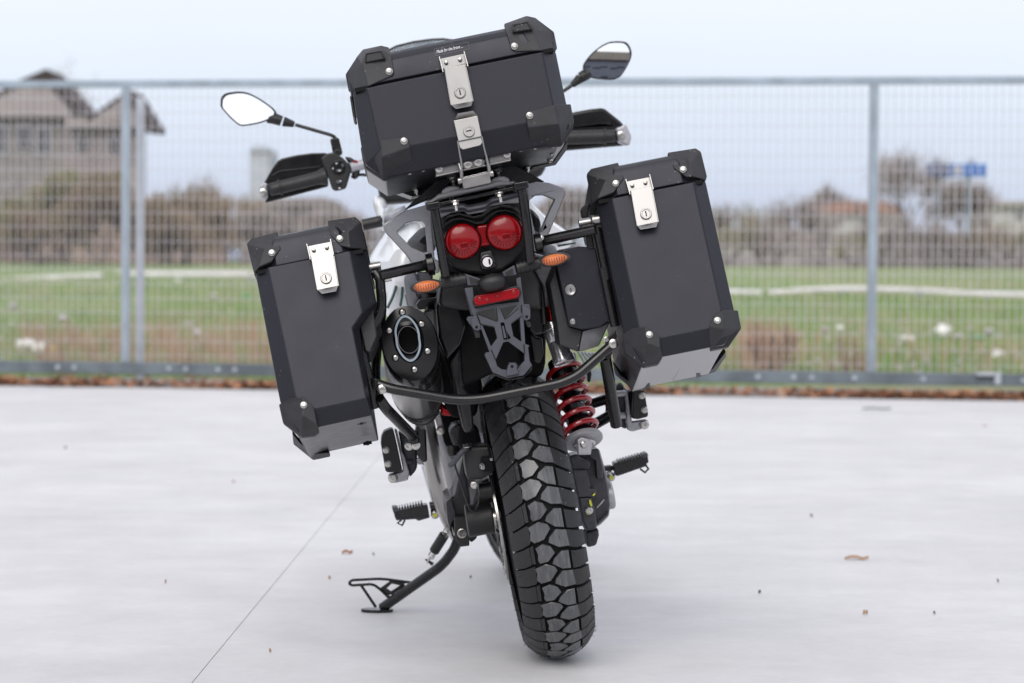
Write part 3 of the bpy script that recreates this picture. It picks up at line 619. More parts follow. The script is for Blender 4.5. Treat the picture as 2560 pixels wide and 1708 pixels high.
def case(name, crop, pl, pr, g, tilt, D, body0, body1, cg, zb_front, lid_h, lid_c, label, cat):
    fr, Wd = case_frame(crop, pl, pr, g, tilt)
    root = empty(name, fr.M); tag(root, label, cat)
    # body0: rear face outline (crop points), body1: outline just behind the chamfer
    s0 = fr.P(crop, body0, 0.0); s1 = fr.P(crop, body1, cg)
    s2 = [V3((p.x, D-.03, p.z+(zb_front if p.z < -.05 else 0))) for p in s1]; s3 = [V3((p.x*.9+Wd*.05, D, p.z*.95+(zb_front if p.z < -.05 else 0))) for p in s1]
    mb = MB(); mb.loft([s0, s1], caps=False); mb.f.append(tuple(range(len(s0)))); mb.mi.append(0)
    n = len(s0); k = len(mb.v); mb.v += s2+s3
    for j in range(n):
        i2 = (j+1) % n; low = s1[j].z < -.12 and s1[i2].z < -.12 and abs(s1[j].x-s1[i2].x) > abs(s1[j].z-s1[i2].z)*.8
        diag = name == 'top_case' and s1[j].z < -.1 and s1[i2].z < -.1 and abs(s1[j].z-s1[i2].z) > .01 and abs(s1[j].x-s1[i2].x) > .012
        mb.f.append((n+j, n+i2, k+i2, k+j)); mb.mi.append(1 if low and name != 'top_case' or diag else 0)
        mb.f.append((k+j, k+i2, k+n+i2, k+n+j)); mb.mi.append(0)
    mb.f.append(tuple(range(k+n, k+2*n))); mb.mi.append(0)
    mb.build('body', ['powder', 'bare_alu' if name == 'top_case' or 'right' in label else 'satin_alu'], root, bevel=.003, seg=3)
    # dark seal
    MB().box((Wd/2, D/2, .002), (Wd-.012, D-.012, .008)).build('seal', 'deep_black', root)
    return fr, root, Wd
def lid(fr, root, Wd, D, h, hv, cg, rise, taper):
    """lid: vertical rear band hv high, then chamfered back to the top at h"""
    z0 = .0055; e_ = .003; mb = MB()
    def ring(z, ins, gi):
        c = cg
        return [V3((-e_+c+ins, gi, z)), V3((Wd+e_-c-ins, gi, z)), V3((Wd+e_-ins, gi+c, z)), V3((Wd+e_-ins, D+e_-ins, z)), V3((-e_+ins, D+e_-ins, z)), V3((-e_+ins, gi+c, z))]
    rs = [ring(z0, 0, -.002), ring(z0+hv, 0, -.001)]
    for i in range(1, 5):
        t = i/4; rs.append(ring(z0+hv+(h-hv)*math.sin(t*math.pi/2)**.9, taper*t, rise*(1-math.cos(t*math.pi/2)**1.1)))
    mb.loft(rs); return mb.build('lid', 'powder', root, bevel=.002, seg=2, angle=25)
def latch(fr, crop, root, plate, flap, lip, lockc, g0=-.004, lockr=.0115):
    """top hinged hasp: plate riveted to the lid, hanging flap with lock barrel"""
    L_ = empty('latch', parent=root); 
    q = fr.P(crop, plate, g0); MB().prism([p for p in q], .004).build('hinge_plate', 'steel', L_, bevel=.0006)
    # side cheeks
    for (a_, b_) in ((q[0], q[3]), (q[1], q[2])):
        d = (b_-a_); MB().shell([a_+V3((-.001, -.012, .003)), a_+V3((.001, -.012, .003)), b_+V3((.001, -.016, -.004))+d*.25, b_+V3((-.001, -.016, -.004))+d*.25], [(0, 1, 2, 3)], .014).build('hinge_cheek', 'steel', L_, bevel=.0005)
    f = fr.P(crop, flap, g0-.011); MB().prism(f, .0022).build('hasp', 'steel', L_, bevel=.0008)
    # folded sides of the hasp
    mb = MB()
    for (a_, b_) in ((f[0], f[-1]), (f[1], f[2])):
        mb.shell([a_, b_, b_+V3((0, .009, 0)), a_+V3((0, .009, 0))], [(0, 1, 2, 3)], (.0012, 0, 0))
    mb.build('hasp_side', 'steel', L_)
    l = fr.P(crop, lip, None); MB().shell(l, [tuple(range(len(l)))], .0018).build('hasp_lip', 'steel', L_, bevel=.0006)
    c = fr.p(crop, *lockc, g0-.011); mb = MB(); mb.lathe(c, (0, -1, 0), [(lockr, 0), (lockr, .004), (lockr*.92, .0055), (lockr*.72, .0055), (lockr*.7, .004), (0, .004)], 28)
    lk = mb.build('lock', 'steel', L_, bevel=.0004); MB().box((c.x, c.y-.0045, c.z), (.0022, .0015, .011)).build('keyhole', 'deep_black', lk)
    for t in (.22, .78):
        c2 = q[0].lerp(q[1], t)*.5+q[3].lerp(q[2], t)*.5+V3((0, -.002, 0)); mb = MB(); mb.lathe(c2, (0, -1, 0), [(.0042, 0), (.0042, .0015), (.003, .0035), (0, .0042)], 14); mb.build('rivet', 'bolt_steel', L_)
    return L_

# ---- top case
tf_, tc_, tW = case('top_case', 'A', (145, 742), (1965, 368), -.50, 6.5, .34,
    [(270, 708), (1838, 388), (1942, 885), (1950, 940), (1915, 990), (470, 1272), (400, 1262), (385, 1215)],
    [(148, 752), (1958, 392), (2060, 890), (2092, 1050), (1985, 1200), (440, 1515), (262, 1395), (232, 1270)], .045, .0, .066, .03,
    'large black aluminium top case with steel latches on the tail rack', 'top case')
ld = lid(tf_, tc_, tW, .34, .065, .022, .055, .05, .02)
for (oc, cf) in ((1, [((1525, 235, -.004), (1498, 140, .04), (1700, 70, .045), (1775, 86, .05), (1942, 212, .055), (1972, 362, .065), (1832, 380, -.005), (1602, 390, -.006), (1562, 372, -.006), (1578, 142, .012), (1722, 110, .015), (1772, 196, -.002)),
        [(1, 2, 10, 9), (2, 3, 11, 10), (3, 4, 5, 6, 11), (0, 9, 10, 11, 6, 7, 8), (0, 1, 9)], (1590, 341), [(1582, 150), (1706, 124), (1746, 186), (1576, 214)]]),
        (0, [((492, 430, -.004), (470, 350, .04), (402, 334, .045), (240, 370, .05), (188, 430, .055), (84, 592, .055), (112, 738, .065), (285, 700, -.005), (498, 606, -.006), (520, 580, -.006), (418, 378, .015), (272, 402, .012), (230, 490, -.002)),
        [(1, 2, 11, 10), (2, 3, 11), (3, 4, 12, 11), (4, 5, 6, 7, 12), (0, 10, 11, 12, 7, 8, 9), (0, 1, 10)], (474, 565), [(266, 408), (402, 382), (436, 448), (262, 484)]])):
    vts, fcs, rv, win = cf
    og = guard(tf_, 'A', vts, fcs, tc_, rv)
    w_ = tf_.P('A', win, -.0035 if oc else -.0035); cw = sum(w_, V3())/4
    mb = MB(); mb.prism([cw+(p-cw)*1.06 for p in w_], .012, holes=[[cw+(p-cw)*.9 for p in w_]]); mb.build('strap_slot', 'guard', og, bevel=.001)
    MB().prism([cw+(p-cw)*.93+V3((0, .0025, 0)) for p in w_], .004).build('slot_recess', 'guard', og)
guard(tf_, 'A', ((1690, 962, -.006), (1738, 920, -.006), (1950, 858, .0), (2092, 856, .05), (2120, 1012, .06), (2106, 1092, .06), (2010, 1226, .05), (1738, 1254, .052), (1708, 1066, -.006), (1985, 1035, .0)),
    [(0, 1, 2, 9, 8), (2, 3, 4, 9), (4, 5, 6, 9), (9, 6, 7, 8)], tc_, (1726, 958), -.006)
guard(tf_, 'A', ((664, 1240, -.006), (636, 1160, -.006), (610, 1143, -.006), (395, 1180, .0), (218, 1242, .05), (234, 1340, .06), (258, 1425, .06), (425, 1536, .05), (696, 1462, .052), (410, 1330, .0)),
    [(0, 1, 2, 3, 9), (3, 4, 5, 9), (5, 6, 7, 9), (9, 7, 8, 0)], tc_, (606, 1186), -.006)
# front lower guards (seen from below)
for pts in (((2062, 1195, .30), (2060, 1262, .34), (1958, 1402, .34), (1742, 1445, .34), (1742, 1420, .30), (1935, 1378, .30)), ((262, 1440, .30), (268, 1500, .34), (440, 1640, .34), (640, 1610, .34), (640, 1585, .30), (448, 1610, .30))):
    mb = MB(); q = tf_.P('A', pts); mb.shell(q, [(0, 1, 2, 5), (5, 2, 3, 4)], (0, .02, .03)); mb.build('corner_guard', 'guard', tc_, bevel=.002)
# side hinge bump
MB().prism(tf_.P('A', [(122, 790), (145, 765), (178, 960), (165, 975), (148, 955)], .10), .10).build('side_catch', 'black_plastic', tc_, bevel=.003)
latch(tf_, 'A', tc_, [(922, 455), (1142, 408), (1165, 495), (945, 545)], [(965, 535), (1150, 500), (1220, 828), (1205, 872), (1075, 900), (1022, 862)], [(1022, 862, -.016), (1222, 826, -.016), (1205, 872, -.028), (1068, 900, -.028)], (1105, 755), g0=-.006)
# lower latch of the rack: upper hook, box flap and bails
ll = empty('latch', parent=tc_); P_ = lambda pts, g: tf_.P('A', pts, g)
MB().shell(P_([(1062, 990), (1085, 940), (1222, 916), (1262, 962)], None) if False else tf_.P('A', [(1060, 992, -.006), (1085, 940, -.014), (1222, 916, -.014), (1264, 964, -.006)]), [(0, 1, 2, 3)], .003).build('hasp_lip', 'steel', ll, bevel=.0006)
MB().prism(P_([(1046, 1002), (1262, 958), (1300, 1146), (1090, 1190)], -.014), .010).build('hasp', 'steel', ll, bevel=.0015)
MB().prism(P_([(1090, 1192), (1300, 1150), (1302, 1200), (1285, 1224), (1130, 1262), (1106, 1245)], -.009), .003).build('hasp_tail', 'steel', ll, bevel=.0006)
c = tf_.p('A', 1184, 1102, -.014); mb = MB(); mb.lathe(c, (0, -1, 0), [(.0112, 0), (.0112, .004), (.0104, .0055), (.008, .0055), (.0078, .004), (0, .004)], 28); lk = mb.build('lock', 'steel', ll); MB().box((c.x, c.y-.0045, c.z+.001), (.011, .0012, .002)).build('keyhole', 'deep_black', lk)
for xs_ in (((1084, 1186), (1100, 1290), (1122, 1395), (1116, 1510)), ((1298, 1145), (1320, 1250), (1345, 1340), (1368, 1470))):
    mb = MB(); mb.tube(tf_.P('A', [(xs_[0][0], xs_[0][1], -.010), (xs_[1][0], xs_[1][1], -.008), (xs_[2][0], xs_[2][1], .006), (xs_[3][0], xs_[3][1], .02)]), .0019, 8, fil=.02); mb.build('bail_wire', 'steel', ll)
# print on the lid
fc = bpy.data.curves.new('printed_text', 'FONT'); fc.body = 'Made for the brave ...'; fc.size = .0115; fc.shear = .35; fc.extrude = .0001; fc.space_character = 1.05; fc.offset = 0
ft = bpy.data.objects.new('printed_text', fc); COL.objects.link(ft); ft.parent = ld; fc.materials.append(MATS['white_print'])
pa, pb = tf_.p('A', 893, 388, .0), tf_.p('A', 1140, 340, .0); zt_ = (pa.z+pb.z)/2-.004
bpy.context.view_layer.update()
def lid_g(z):   # depth of the lid's curved rear face at height z
    best = (1, 0)
    for i in range(201):
        t = i/200; zz = .0055+.022+(.066-.022)*math.sin(t*math.pi/2)**.9; gg = .045*(1-math.cos(t*math.pi/2)**1.1)
        if abs(zz-z) < best[0]: best = (abs(zz-z), gg)
    return best[1]
g1 = lid_g(zt_); g2 = lid_g(zt_+.012); ft.location = (pa.x, g1-.0022, zt_); ft.rotation_euler = (math.pi/2-math.atan2(g2-g1, .012), -.02, 0); ft.scale = ((pb.x-pa.x)/.105*.95, 1, 1)
bpy.context.view_layer.update(); dg_ = bpy.context.evaluated_depsgraph_get(); tm_ = bpy.data.meshes.new_from_object(ft.evaluated_get(dg_)); tw_ = ft.location.copy(), ft.rotation_euler.copy(), ft.scale.copy(); bpy.data.objects.remove(ft)
ft = bpy.data.objects.new('printed_text', tm_); COL.objects.link(ft); ft.parent = ld; ft.location, ft.rotation_euler, ft.scale = tw_
mb = MB()
for (x0, z0, x1, z1) in ((-.003, -.004, .066, -.0035), (-.003, .0105, .066, .011), (-.003, -.004, -.0025, .011), (.0655, -.004, .066, .011)):
    vs = [V3((x, -(zt_ and 0), z)) for x, z in ((x0, z0), (x1, z0), (x1, z1), (x0, z1))]; mb.add([V3((pa.x+v.x, lid_g(zt_+v.z)-.0022, zt_+v.z)) for v in vs], [(0, 1, 2, 3)])
mesh('printed_frame', mb.v, mb.f, 'faint_print', ld)
# fixings under the case
for (x, y, g_) in ((775, 1446, .06), (655, 1474, .06), (1645, 1268, .06), (1772, 1246, .06), (1940, 1232, .1), (1925, 1298, .18), (1908, 1364, .26)):
    mb = MB(); c = tf_.p('A', x, y, g_); mb.lathe(c, (0, 0, -1), [(.006, -.004), (.006, .001), (.004, .003), (0, .003)], 10); mb.build('base_screw', 'bolt_steel', tc_)

# ---- left pannier
ef, ec, eW = case('pannier_case', 'E', (85, 388), (750, 252), -.42, 13, .40,
    [(166, 350), (650, 252), (727, 625), (668, 712), (752, 1133), (455, 1196), (405, 1195), (330, 1120)],
    [(92, 392), (750, 254), (806, 560), (706, 705), (782, 1232), (475, 1300), (345, 1340), (238, 1150)], .03, 0, .07, .03,
    'black pannier case hung on the left side beside the exhaust', 'pannier')
lid(ef, ec, eW, .40, .069, .043, .05, .04, .014)
guard(ef, 'E', ((38, 212, .02), (62, 184, .028), (222, 141, .026), (234, 205, .002), (241, 240, -.006), (186, 320, -.006), (82, 386, .025), (150, 240, -.006), (135, 190, .012), (110, 352, -.004)),
    [(1, 2, 3, 8), (0, 1, 8, 7), (3, 4, 5, 9, 7, 8), (0, 7, 9, 6)], ec, (189, 266))
guard(ef, 'E', ((518, 76, .026), (685, 52, .028), (720, 85, .022), (752, 248, .025), (650, 236, -.004), (600, 226, -.006), (536, 160, -.006), (526, 120, .002), (612, 112, .012), (640, 140, -.006)),
    [(0, 1, 8, 7), (1, 2, 9, 8), (2, 3, 4, 9), (7, 8, 9, 4, 5, 6)], ec, (592, 181))
guard(ef, 'E', ((230, 1166, .03), (300, 1130, .0), (378, 1122, -.006), (438, 1180, -.006), (470, 1330, .03), (440, 1352, .035), (365, 1362, .035), (255, 1278, .04), (372, 1235, -.006), (460, 1290, .004)),
    [(0, 1, 2, 8), (2, 3, 9, 8), (0, 8, 6, 7), (8, 9, 4, 5, 6)], ec, (378, 1170))
mb = MB(); mb.shell(ef.P('E', [(312, 1342, .28), (318, 1405, .38), (435, 1500, .39), (537, 1478, .38), (530, 1455, .33), (440, 1462, .34), (360, 1400, .32)]), [(0, 1, 2, 5, 6), (5, 2, 3, 4)], (0, .012, .012)); mb.build('corner_guard', 'guard', ec, bevel=.0025)
mb = MB(); mb.prism(ef.P('E', [(776, 1238), (830, 1392), (818, 1402), (768, 1240)], .10), .2); 
for (x, y, g_) in ((720, 1273, .10), (757, 1397, .28)):
    c = ef.p('E', x, y, g_); MB().box(c, (.018, .006, .006)).box(c, (.006, .018, .007)).build('base_slot', 'deep_black', ec)
latch(ef, 'E', ec, [(400, 228), (540, 200), (553, 262), (415, 290)], [(420, 278), (550, 250), (583, 462), (572, 494), (490, 510), (458, 486)], [(458, 486, -.015), (584, 460, -.015), (572, 494, -.024), (486, 510, -.024)], (511, 418))
# inner lining below the notch
MB().prism(ef.P('E', [(712, 705), (790, 590), (812, 760), (770, 860), (745, 850)], .05), .12).build('notch_panel', 'guard', ec, bevel=.003)
mb = MB(); mb.lathe(ef.p('E', 84, 425, .05), (-1, 0, 0), [(.012, -.01), (.012, .004), (.006, .008), (0, .008)], 12); mb.build('side_button', 'clear_lens', ec)

# ---- right pannier
ff_, fc_, fW = case('pannier_case', 'F', (118, 396), (772, 268), -.42, 13, .40,
    [(215, 368), (697, 272), (864, 1030), (850, 1110), (798, 1146), (500, 1206), (420, 1180), (378, 1140)],
    [(122, 398), (770, 270), (940, 1040), (905, 1195), (880, 1240), (515, 1312), (395, 1350), (285, 1180)], .03, 0, .07, .03,
    'black pannier case hung on the right side beside the tool box', 'pannier')
lid(ff_, fc_, fW, .40, .069, .043, .05, .04, .014)
guard(ff_, 'F', ((64, 224, .02), (88, 195, .028), (250, 157, .026), (272, 215, .002), (286, 246, -.006), (225, 335, -.006), (98, 398, .025), (180, 260, -.006), (155, 195, .012), (125, 375, .0)),
    [(1, 2, 3, 8), (0, 1, 8, 7), (3, 4, 5, 9, 7, 8), (0, 7, 9, 6)], fc_, (236, 281))
guard(ff_, 'F', ((545, 98, .026), (712, 72, .028), (742, 92, .022), (778, 238, .02), (772, 262, .02), (656, 244, -.006), (582, 190, -.006), (562, 150, .002), (655, 128, .012), (680, 160, -.006), (690, 240, -.005)),
    [(0, 1, 8, 7), (1, 2, 9, 8), (2, 3, 4, 10, 9), (7, 8, 9, 10, 5, 6)], fc_, (636, 199))
guard(ff_, 'F', ((274, 1178, .03), (340, 1140, .002), (412, 1130, -.006), (498, 1186, -.006), (516, 1312, .03), (490, 1355, .04), (402, 1372, .04), (292, 1290, .04), (432, 1235, -.006), (502, 1262, .0)),
    [(0, 1, 2, 8), (2, 3, 9, 8), (0, 8, 6, 7), (8, 9, 4, 5, 6)], fc_, (436, 1179))
guard(ff_, 'F', ((792, 1130, -.006), (820, 1066, -.006), (856, 1040, -.006), (880, 1032, .0), (962, 1034, .03), (982, 1142, .04), (908, 1250, .04), (800, 1272, .035), (790, 1145, -.004), (880, 1150, -.002)),
    [(0, 1, 2, 3, 9), (3, 4, 5, 9), (5, 6, 7, 9), (9, 7, 8, 0)], fc_, (840, 1095))
mb = MB(); mb.shell(ff_.P('F', [(222, 1350, .26), (235, 1420, .36), (345, 1512, .39), (444, 1500, .38), (440, 1468, .32), (345, 1478, .34), (262, 1420, .30)]), [(0, 1, 2, 5, 6), (5, 2, 3, 4)], (0, .012, .012)); mb.build('corner_guard', 'guard', fc_, bevel=.0025)
mb = MB(); mb.shell(ff_.P('F', [(890, 1282, .26), (892, 1310, .34), (828, 1402, .39), (716, 1438, .38), (712, 1412, .32), (810, 1386, .34)]), [(0, 1, 2, 5), (5, 2, 3, 4)], (0, .012, .012)); mb.build('corner_guard', 'guard', fc_, bevel=.0025)
latch(ff_, 'F', fc_, [(295, 272), (436, 244), (450, 302), (312, 332)], [(325, 322), (448, 298), (488, 510), (478, 540), (385, 556), (362, 534)], [(362, 534, -.015), (488, 508, -.015), (478, 540, -.024), (382, 556, -.024)], (415, 464))
mb = MB(); mb.tube(ff_.P('F', [(655, 1268, .04), (620, 1370, .2), (578, 1452, .36)]), .001, 6); mb.build('weld_seam', 'bare_alu', fc_)
# ================================================================ MOTORCYCLE
moto = empty('motorcycle', BF); tag(moto, 'white and black adventure motorcycle leaning on its side stand, seen from behind', 'motorcycle')
p_ = bike.p; PP = bike.P
def B(mb, name, m, bevel=0.0, parent=None, angle=35, seg=2): return mb.build(name, m, parent or moto, bevel, angle, seg)
def plate(name, c, pts, g, depth, m, bevel=.002, parent=None, holes=(), scale=1.0, seg=2):
    return B(MB().prism(PP(c, pts, g), depth, holes=[PP(c, h, g) for h in holes], scale=scale), name, m, bevel, parent, seg=seg)
def pipe_(name, c, pts, r, m, fil=.03, parent=None, g=None, n=14): return B(MB().tube(PP(c, pts, g), r, n, fil=fil), name, m, 0, parent)
def screw(name, c, x, y, g, r=.005, parent=None, d=(0, -1, 0), m='bolt_steel'):
    mb = MB(); bolt(mb, p_(c, x, y, g), d, r, .005); return B(mb, name, m, 0, parent)
def nut(name, c, x, y, g, r=.006, h=.014, d=(0, 0, -1), parent=None, m='bolt_steel'):
    a_ = p_(c, x, y, g); d = V3(d).normalized(); mb = MB(); mb.cyl(a_, a_+d*.002, r*1.5, n=14); mb.cyl(a_+d*.002, a_+d*.008, r, n=6); mb.cyl(a_+d*.008, a_+d*h, r*.5, n=8); return B(mb, name, m, 0, parent)

# ---------------------------------------------------------------- wheels
def tyre(name, C, RT, w, Rc, rim_r, rows, parent, center_scale=1.0, M=Matrix()):
    """treaded tyre: carcass and separate raised blocks laid out row by row round the circumference"""
    o = empty(name, parent=parent) if False else None
    def prof(t, lift):
        x = w*t; xx = max(-Rc*.999, min(Rc*.999, x)); drop = Rc-math.sqrt(Rc*Rc-xx*xx); nx, nr = xx/Rc, math.sqrt(1-(xx/Rc)**2)
        return x+nx*lift, RT-.0085-drop+nr*lift
    def S(s, t, lift):
        a_ = -2*math.pi*s/rows; x, r = prof(t, lift); return M @ (C+V3((x, -r*math.cos(a_), r*math.sin(a_))))
    n = 150; sec = [prof(t, 0) for t in [i/8-1 for i in range(17)]]; e = sec[-1]
    side = [(w*1.03, e[1]-.012), (w*1.04, e[1]-.03), (w*.98, rim_r+.03), (w*.86, rim_r+.008), (w*.78, rim_r)]
    full = [(-x, r) for x, r in reversed(side)]+sec+side; vs = []; m = len(full)
    for i in range(n):
        a_ = 2*math.pi*i/n
        for x, r in full: vs.append(M @ (C+V3((x, -r*math.cos(a_), r*math.sin(a_)))))
    fs = [(i*m+k, i*m+(k+1) % m, ((i+1) % n)*m+(k+1) % m, ((i+1) % n)*m+k) for i in range(n) for k in range(m)]
    mi_ = [1 if 5 <= k < 5+16 else 0 for i in range(n) for k in range(m)]
    ty = mesh(name, vs, fs, ['rubber', 'groove'], parent, angle=60, midx=mi_)
    mb = MB(); H = .0085
    def block(poly, s0, mi=0, sub=None):
        k = len(poly); cs = sum(p[1] for p in poly)/k; ct = sum(p[0] for p in poly)/k
        if sub:
            # strip block: poly = list of (t, s_top, s_bottom)
            return
        P2 = []
        for i in range(k):
            a_, b_ = poly[i], poly[(i+1) % k]; P2.append(a_)
            if abs(a_[0]-b_[0]) > .22: P2.append(((a_[0]+b_[0])/2, (a_[1]+b_[1])/2))
        poly = P2; k = len(poly)
        bot = [S(s0+s+.02*(s-cs), t+.012*(1 if t > ct else -1), 0) for t, s in poly]; mid = [S(s0+s, t, H-.0012) for t, s in poly]
        top = [S(s0+cs+(s-cs)*.94, ct+(t-ct)*.955, H) for t, s in poly]; c = S(s0+cs, ct, H)
        base = len(mb.v); mb.add(bot+mid+top+[c], [], 0)
        for i in range(k):
            j = (i+1) % k; mb.f.append((base+i, base+j, base+k+j, base+k+i)); mb.mi.append(0)
            mb.f.append((base+k+i, base+k+j, base+2*k+j, base+2*k+i)); mb.mi.append(mi)
            mb.f.append((base+2*k+i, base+2*k+j, base+3*k)); mb.mi.append(mi)
    def strip(cols, s0, mi=0, lift=H):
        # cols: (t, s_a, s_b)
        nb = len(cols); base = len(mb.v)
        for lf, e_ in ((0, .02), (lift-(.0004 if abs(cols[0][0]) < .52 else 0), 0)):
            for t, sa, sb in cols: mb.v += [S(s0+sa-e_, t, lf), S(s0+sb+e_, t, lf)]
        T = 2*nb
        for i in range(nb-1):
            mb.f += [(base+T+2*i, base+T+2*i+2, base+T+2*i+3, base+T+2*i+1), (base+2*i, base+2*i+2, base+T+2*i+2, base+T+2*i), (base+2*i+1, base+2*i+3, base+T+2*i+3, base+T+2*i+1)]; mb.mi += [mi, 0, 0]
        for i in (0, nb-1): mb.f.append((base+2*i, base+2*i+1, base+T+2*i+1, base+T+2*i)); mb.mi.append(0)
    LA = [(-.20, -.40), (.045, -.22), (.10, 0), (-.125, .46), (-.40, .57), (-.50, .42), (-.47, .05), (-.50, -.20)]
    LB = [(-.19, -.36), (.02, -.20), (.11, .14), (-.11, .50), (-.34, .56), (-.385, .42), (-.36, .10), (-.40, -.20)]
    RA = [(.24, .07), (.53, .20), (.56, 1.0), (.24, .92), (-.02, .62), (.03, .38)]
    RB = [(.30, .12), (.50, .18), (.49, 1.08), (.24, .97), (-.01, .63), (.06, .40)]
    nubs = MB()
    for k in range(rows):
        A = k % 2 == 0; mi = 1
        block(LA if A else LB, k, 1); block(RA if A else RB, k, 1)
        if A:
            strip([(-.49, -.22, .44), (-.53, -.28, .60), (-.75, -.12, .80), (-.93, .03, .95), (-1.02, .10, 1.0)], k)
            strip([(.515, .20, .99), (.58, .22, 1.06), (.75, .34, 1.2), (.93, .46, 1.27), (1.02, .50, 1.32)], k)
        else:
            strip([(-.455, -.34, .56), (-.55, -.26, .56)], k, 0)
            strip([(-.562, -.27, .60), (-.75, -.10, .78), (-.93, .05, .93), (-1.02, .12, .98)], k)
            strip([(.555, .24, 1.12), (.75, .36, 1.22), (.93, .46, 1.27), (1.02, .50, 1.32)], k)
        for _ in range(4):
            for sgn in (-1, 1):
                s_, t_ = k+random.random(), sgn*random.choice((.99, .93, 1.0, .62, .3)); q0 = S(s_, t_, H-.0005); q1 = S(s_+random.uniform(-.05, .05), t_, H+random.uniform(.0025, .006)); nubs.cyl(q0, q1, .0004, .0003, n=4, caps=False)
    tr = mb.build('tread_blocks', ['rubber', 'rubber_new'], ty, angle=40); tag(tr, kind='stuff')
    nb = nubs.build('moulding_hairs', 'rubber', ty); tag(nb, kind='stuff')
    return ty
def rim(C, r, w, parent, m='black_metal', hub=.055, nsp=10, M=Matrix()):
    o = MB(); o.lathe(C, (1, 0, 0), [(r+.012, -w), (r+.012, -w+.006), (r-.004, -w+.01), (r-.02, -w*.5), (r-.022, w*.5), (r-.004, w-.01), (r+.012, w-.006), (r+.012, w), (r, w), (r-.012, w-.012), (r-.03, w*.5), (r-.03, -w*.5), (r-.012, -w+.012), (r, -w)], 64, closed=True)
    if M != Matrix(): o.v = [M @ v for v in o.v]
    rm = o.build('wheel_rim', m, parent, 0, 40)
    for i in range(nsp):
        for dx in (-1, 1):
            a_ = 2*math.pi*(i+.22*dx)/nsp; b_ = 2*math.pi*(i+.02*dx)/nsp
            mb = MB(); mb.tube([C+V3((w*.35*dx, -hub*math.cos(b_), hub*math.sin(b_))), C+V3((w*.2*dx, -(r-.02)*math.cos(a_), (r-.02)*math.sin(a_)))], [.011, .007], 6)
            if M != Matrix(): mb.v = [M @ v for v in mb.v]
            mb.build('spoke', m, rm)
    h = MB(); h.lathe(C, (1, 0, 0), [(hub*.6, -w), (hub, -w*.8), (hub*1.1, -w*.3), (hub*1.1, w*.3), (hub, w*.8), (hub*.6, w)], 28)
    if M != Matrix(): h.v = [M @ v for v in h.v]
    h.build('hub', m, rm); return rm
RT = .322; RC = V3((0, 0, RT))
tyre('rear_tyre', RC, RT, .0685, .078, .222, 44, moto)
rim(RC, .214, .058, moto, m='rim_silver')
# brake disc at the left, drilled
mb = MB(); cd = RC+V3((-.088, 0, 0)); mb.lathe(cd, (1, 0, 0), [(.132, -.0025), (.132, .0025), (.098, .0025), (.098, -.0025)], 64, closed=True); dsk = B(mb, 'brake_disc', 'bolt_steel')
mb = MB()
for i in range(10):
    a_ = 2*math.pi*i/10; d_ = V3((0, -math.cos(a_), math.sin(a_))); mb.cyl(cd+V3((.004, 0, 0))+d_*.05, cd+d_*.102, .006, n=6)
mb.lathe(cd+V3((.005, 0, 0)), (1, 0, 0), [(.06, -.004), (.06, .004), (.04, .004), (.04, -.004)], 32, closed=True); mb.build('disc_carrier', 'black_metal', dsk)
for i in range(30):
    a_ = 2*math.pi*i/30; r_ = .115+.008*math.sin(i*2.1); q = cd+V3((-.0027, -math.cos(a_)*r_, math.sin(a_)*r_)); MB().cyl(q, q+V3((-.0004, 0, 0)), .0035, n=8).build('disc_hole', 'deep_black', dsk)
# front wheel (turned left a little)
FC = V3((.022, 1.41, .335)); FM = Matrix.Translation(FC) @ Matrix.Rotation(R_(9), 4, 'Z') @ Matrix.Rotation(R_(0), 4, 'Y') @ Matrix.Translation(-FC)
FM = Matrix.Translation((-.0, 0, 0)) @ FM
tyre('front_tyre', FC, .335, .060, .066, .24, 46, moto, M=FM)
rim(FC, .235, .045, moto, M=FM)

# ---------------------------------------------------------------- rack, tail unit
# rack side plates under the top case
T_ = 'T'
plate('rack_plate', 'D', [(40, 550), (395, 215), (640, 170), (660, 290), (1000, 210), (1010, 90), (1240, 42), (1578, 238), (1440, 245), (1290, 272), (1100, 258), (830, 300), (520, 352), (300, 430), (130, 505)], -.28, .10, 'black_metal', .002)
mb = MB(); q0 = PP('D', [(-60, 330), (150, 290), (1420, 40), (1440, 110), (130, 400)], -.20); mb.prism(q0, .25); B(mb, 'rack_box', 'black_metal', .003)
# stainless adapter channel and clamp
for pts in ([(385, 75), (640, 22), (655, 118), (392, 180)], [(955, -52), (1198, -104), (1208, 0), (975, 50)]):
    plate('adapter_channel', 'D', pts, -0.455, .03, 'steel', .003); 
mb = MB(); q = PP('D', [(385, 68), (1195, -108), (1197, -92), (388, 90)], -0.460); mb.prism(q, .05); B(mb, 'adapter_flange', 'steel', .001)
mb = MB(); q = PP('D', [(392, 168), (1208, -8), (1210, 8), (393, 184)], -0.465); mb.prism(q, .05); B(mb, 'adapter_flange', 'steel', .001)
plate('adapter_bridge', 'D', [(690, 30), (905, -18), (930, 10), (920, 60), (700, 105), (680, 80)], -0.460, .02, 'steel', .002)
for (x, y) in ((425, 98), (1165, -62)): screw('adapter_nut', 'D', x, y, -0.460, .006)
for (x, y) in ((735, 48), (852, 22)): screw('adapter_nut', 'D', x, y, -0.465, .007)
clp = plate('clamp_bracket', 'D', [(672, 198), (970, 130), (992, 250), (695, 316)], -0.480, .03, 'steel', .002)
plate('clamp_ledge', 'D', [(672, 190), (970, 118), (975, 134), (675, 206)], -0.460, .025, 'chrome', .001)
for pts in ([(640, 35, -0.470), (668, 120, -0.475), (672, 205, -0.475)], [(940, -20, -0.470), (965, 60, -0.475), (972, 135, -0.475)]):
    pipe_('clamp_arm', 'D', pts, .0035, 'steel', .01)
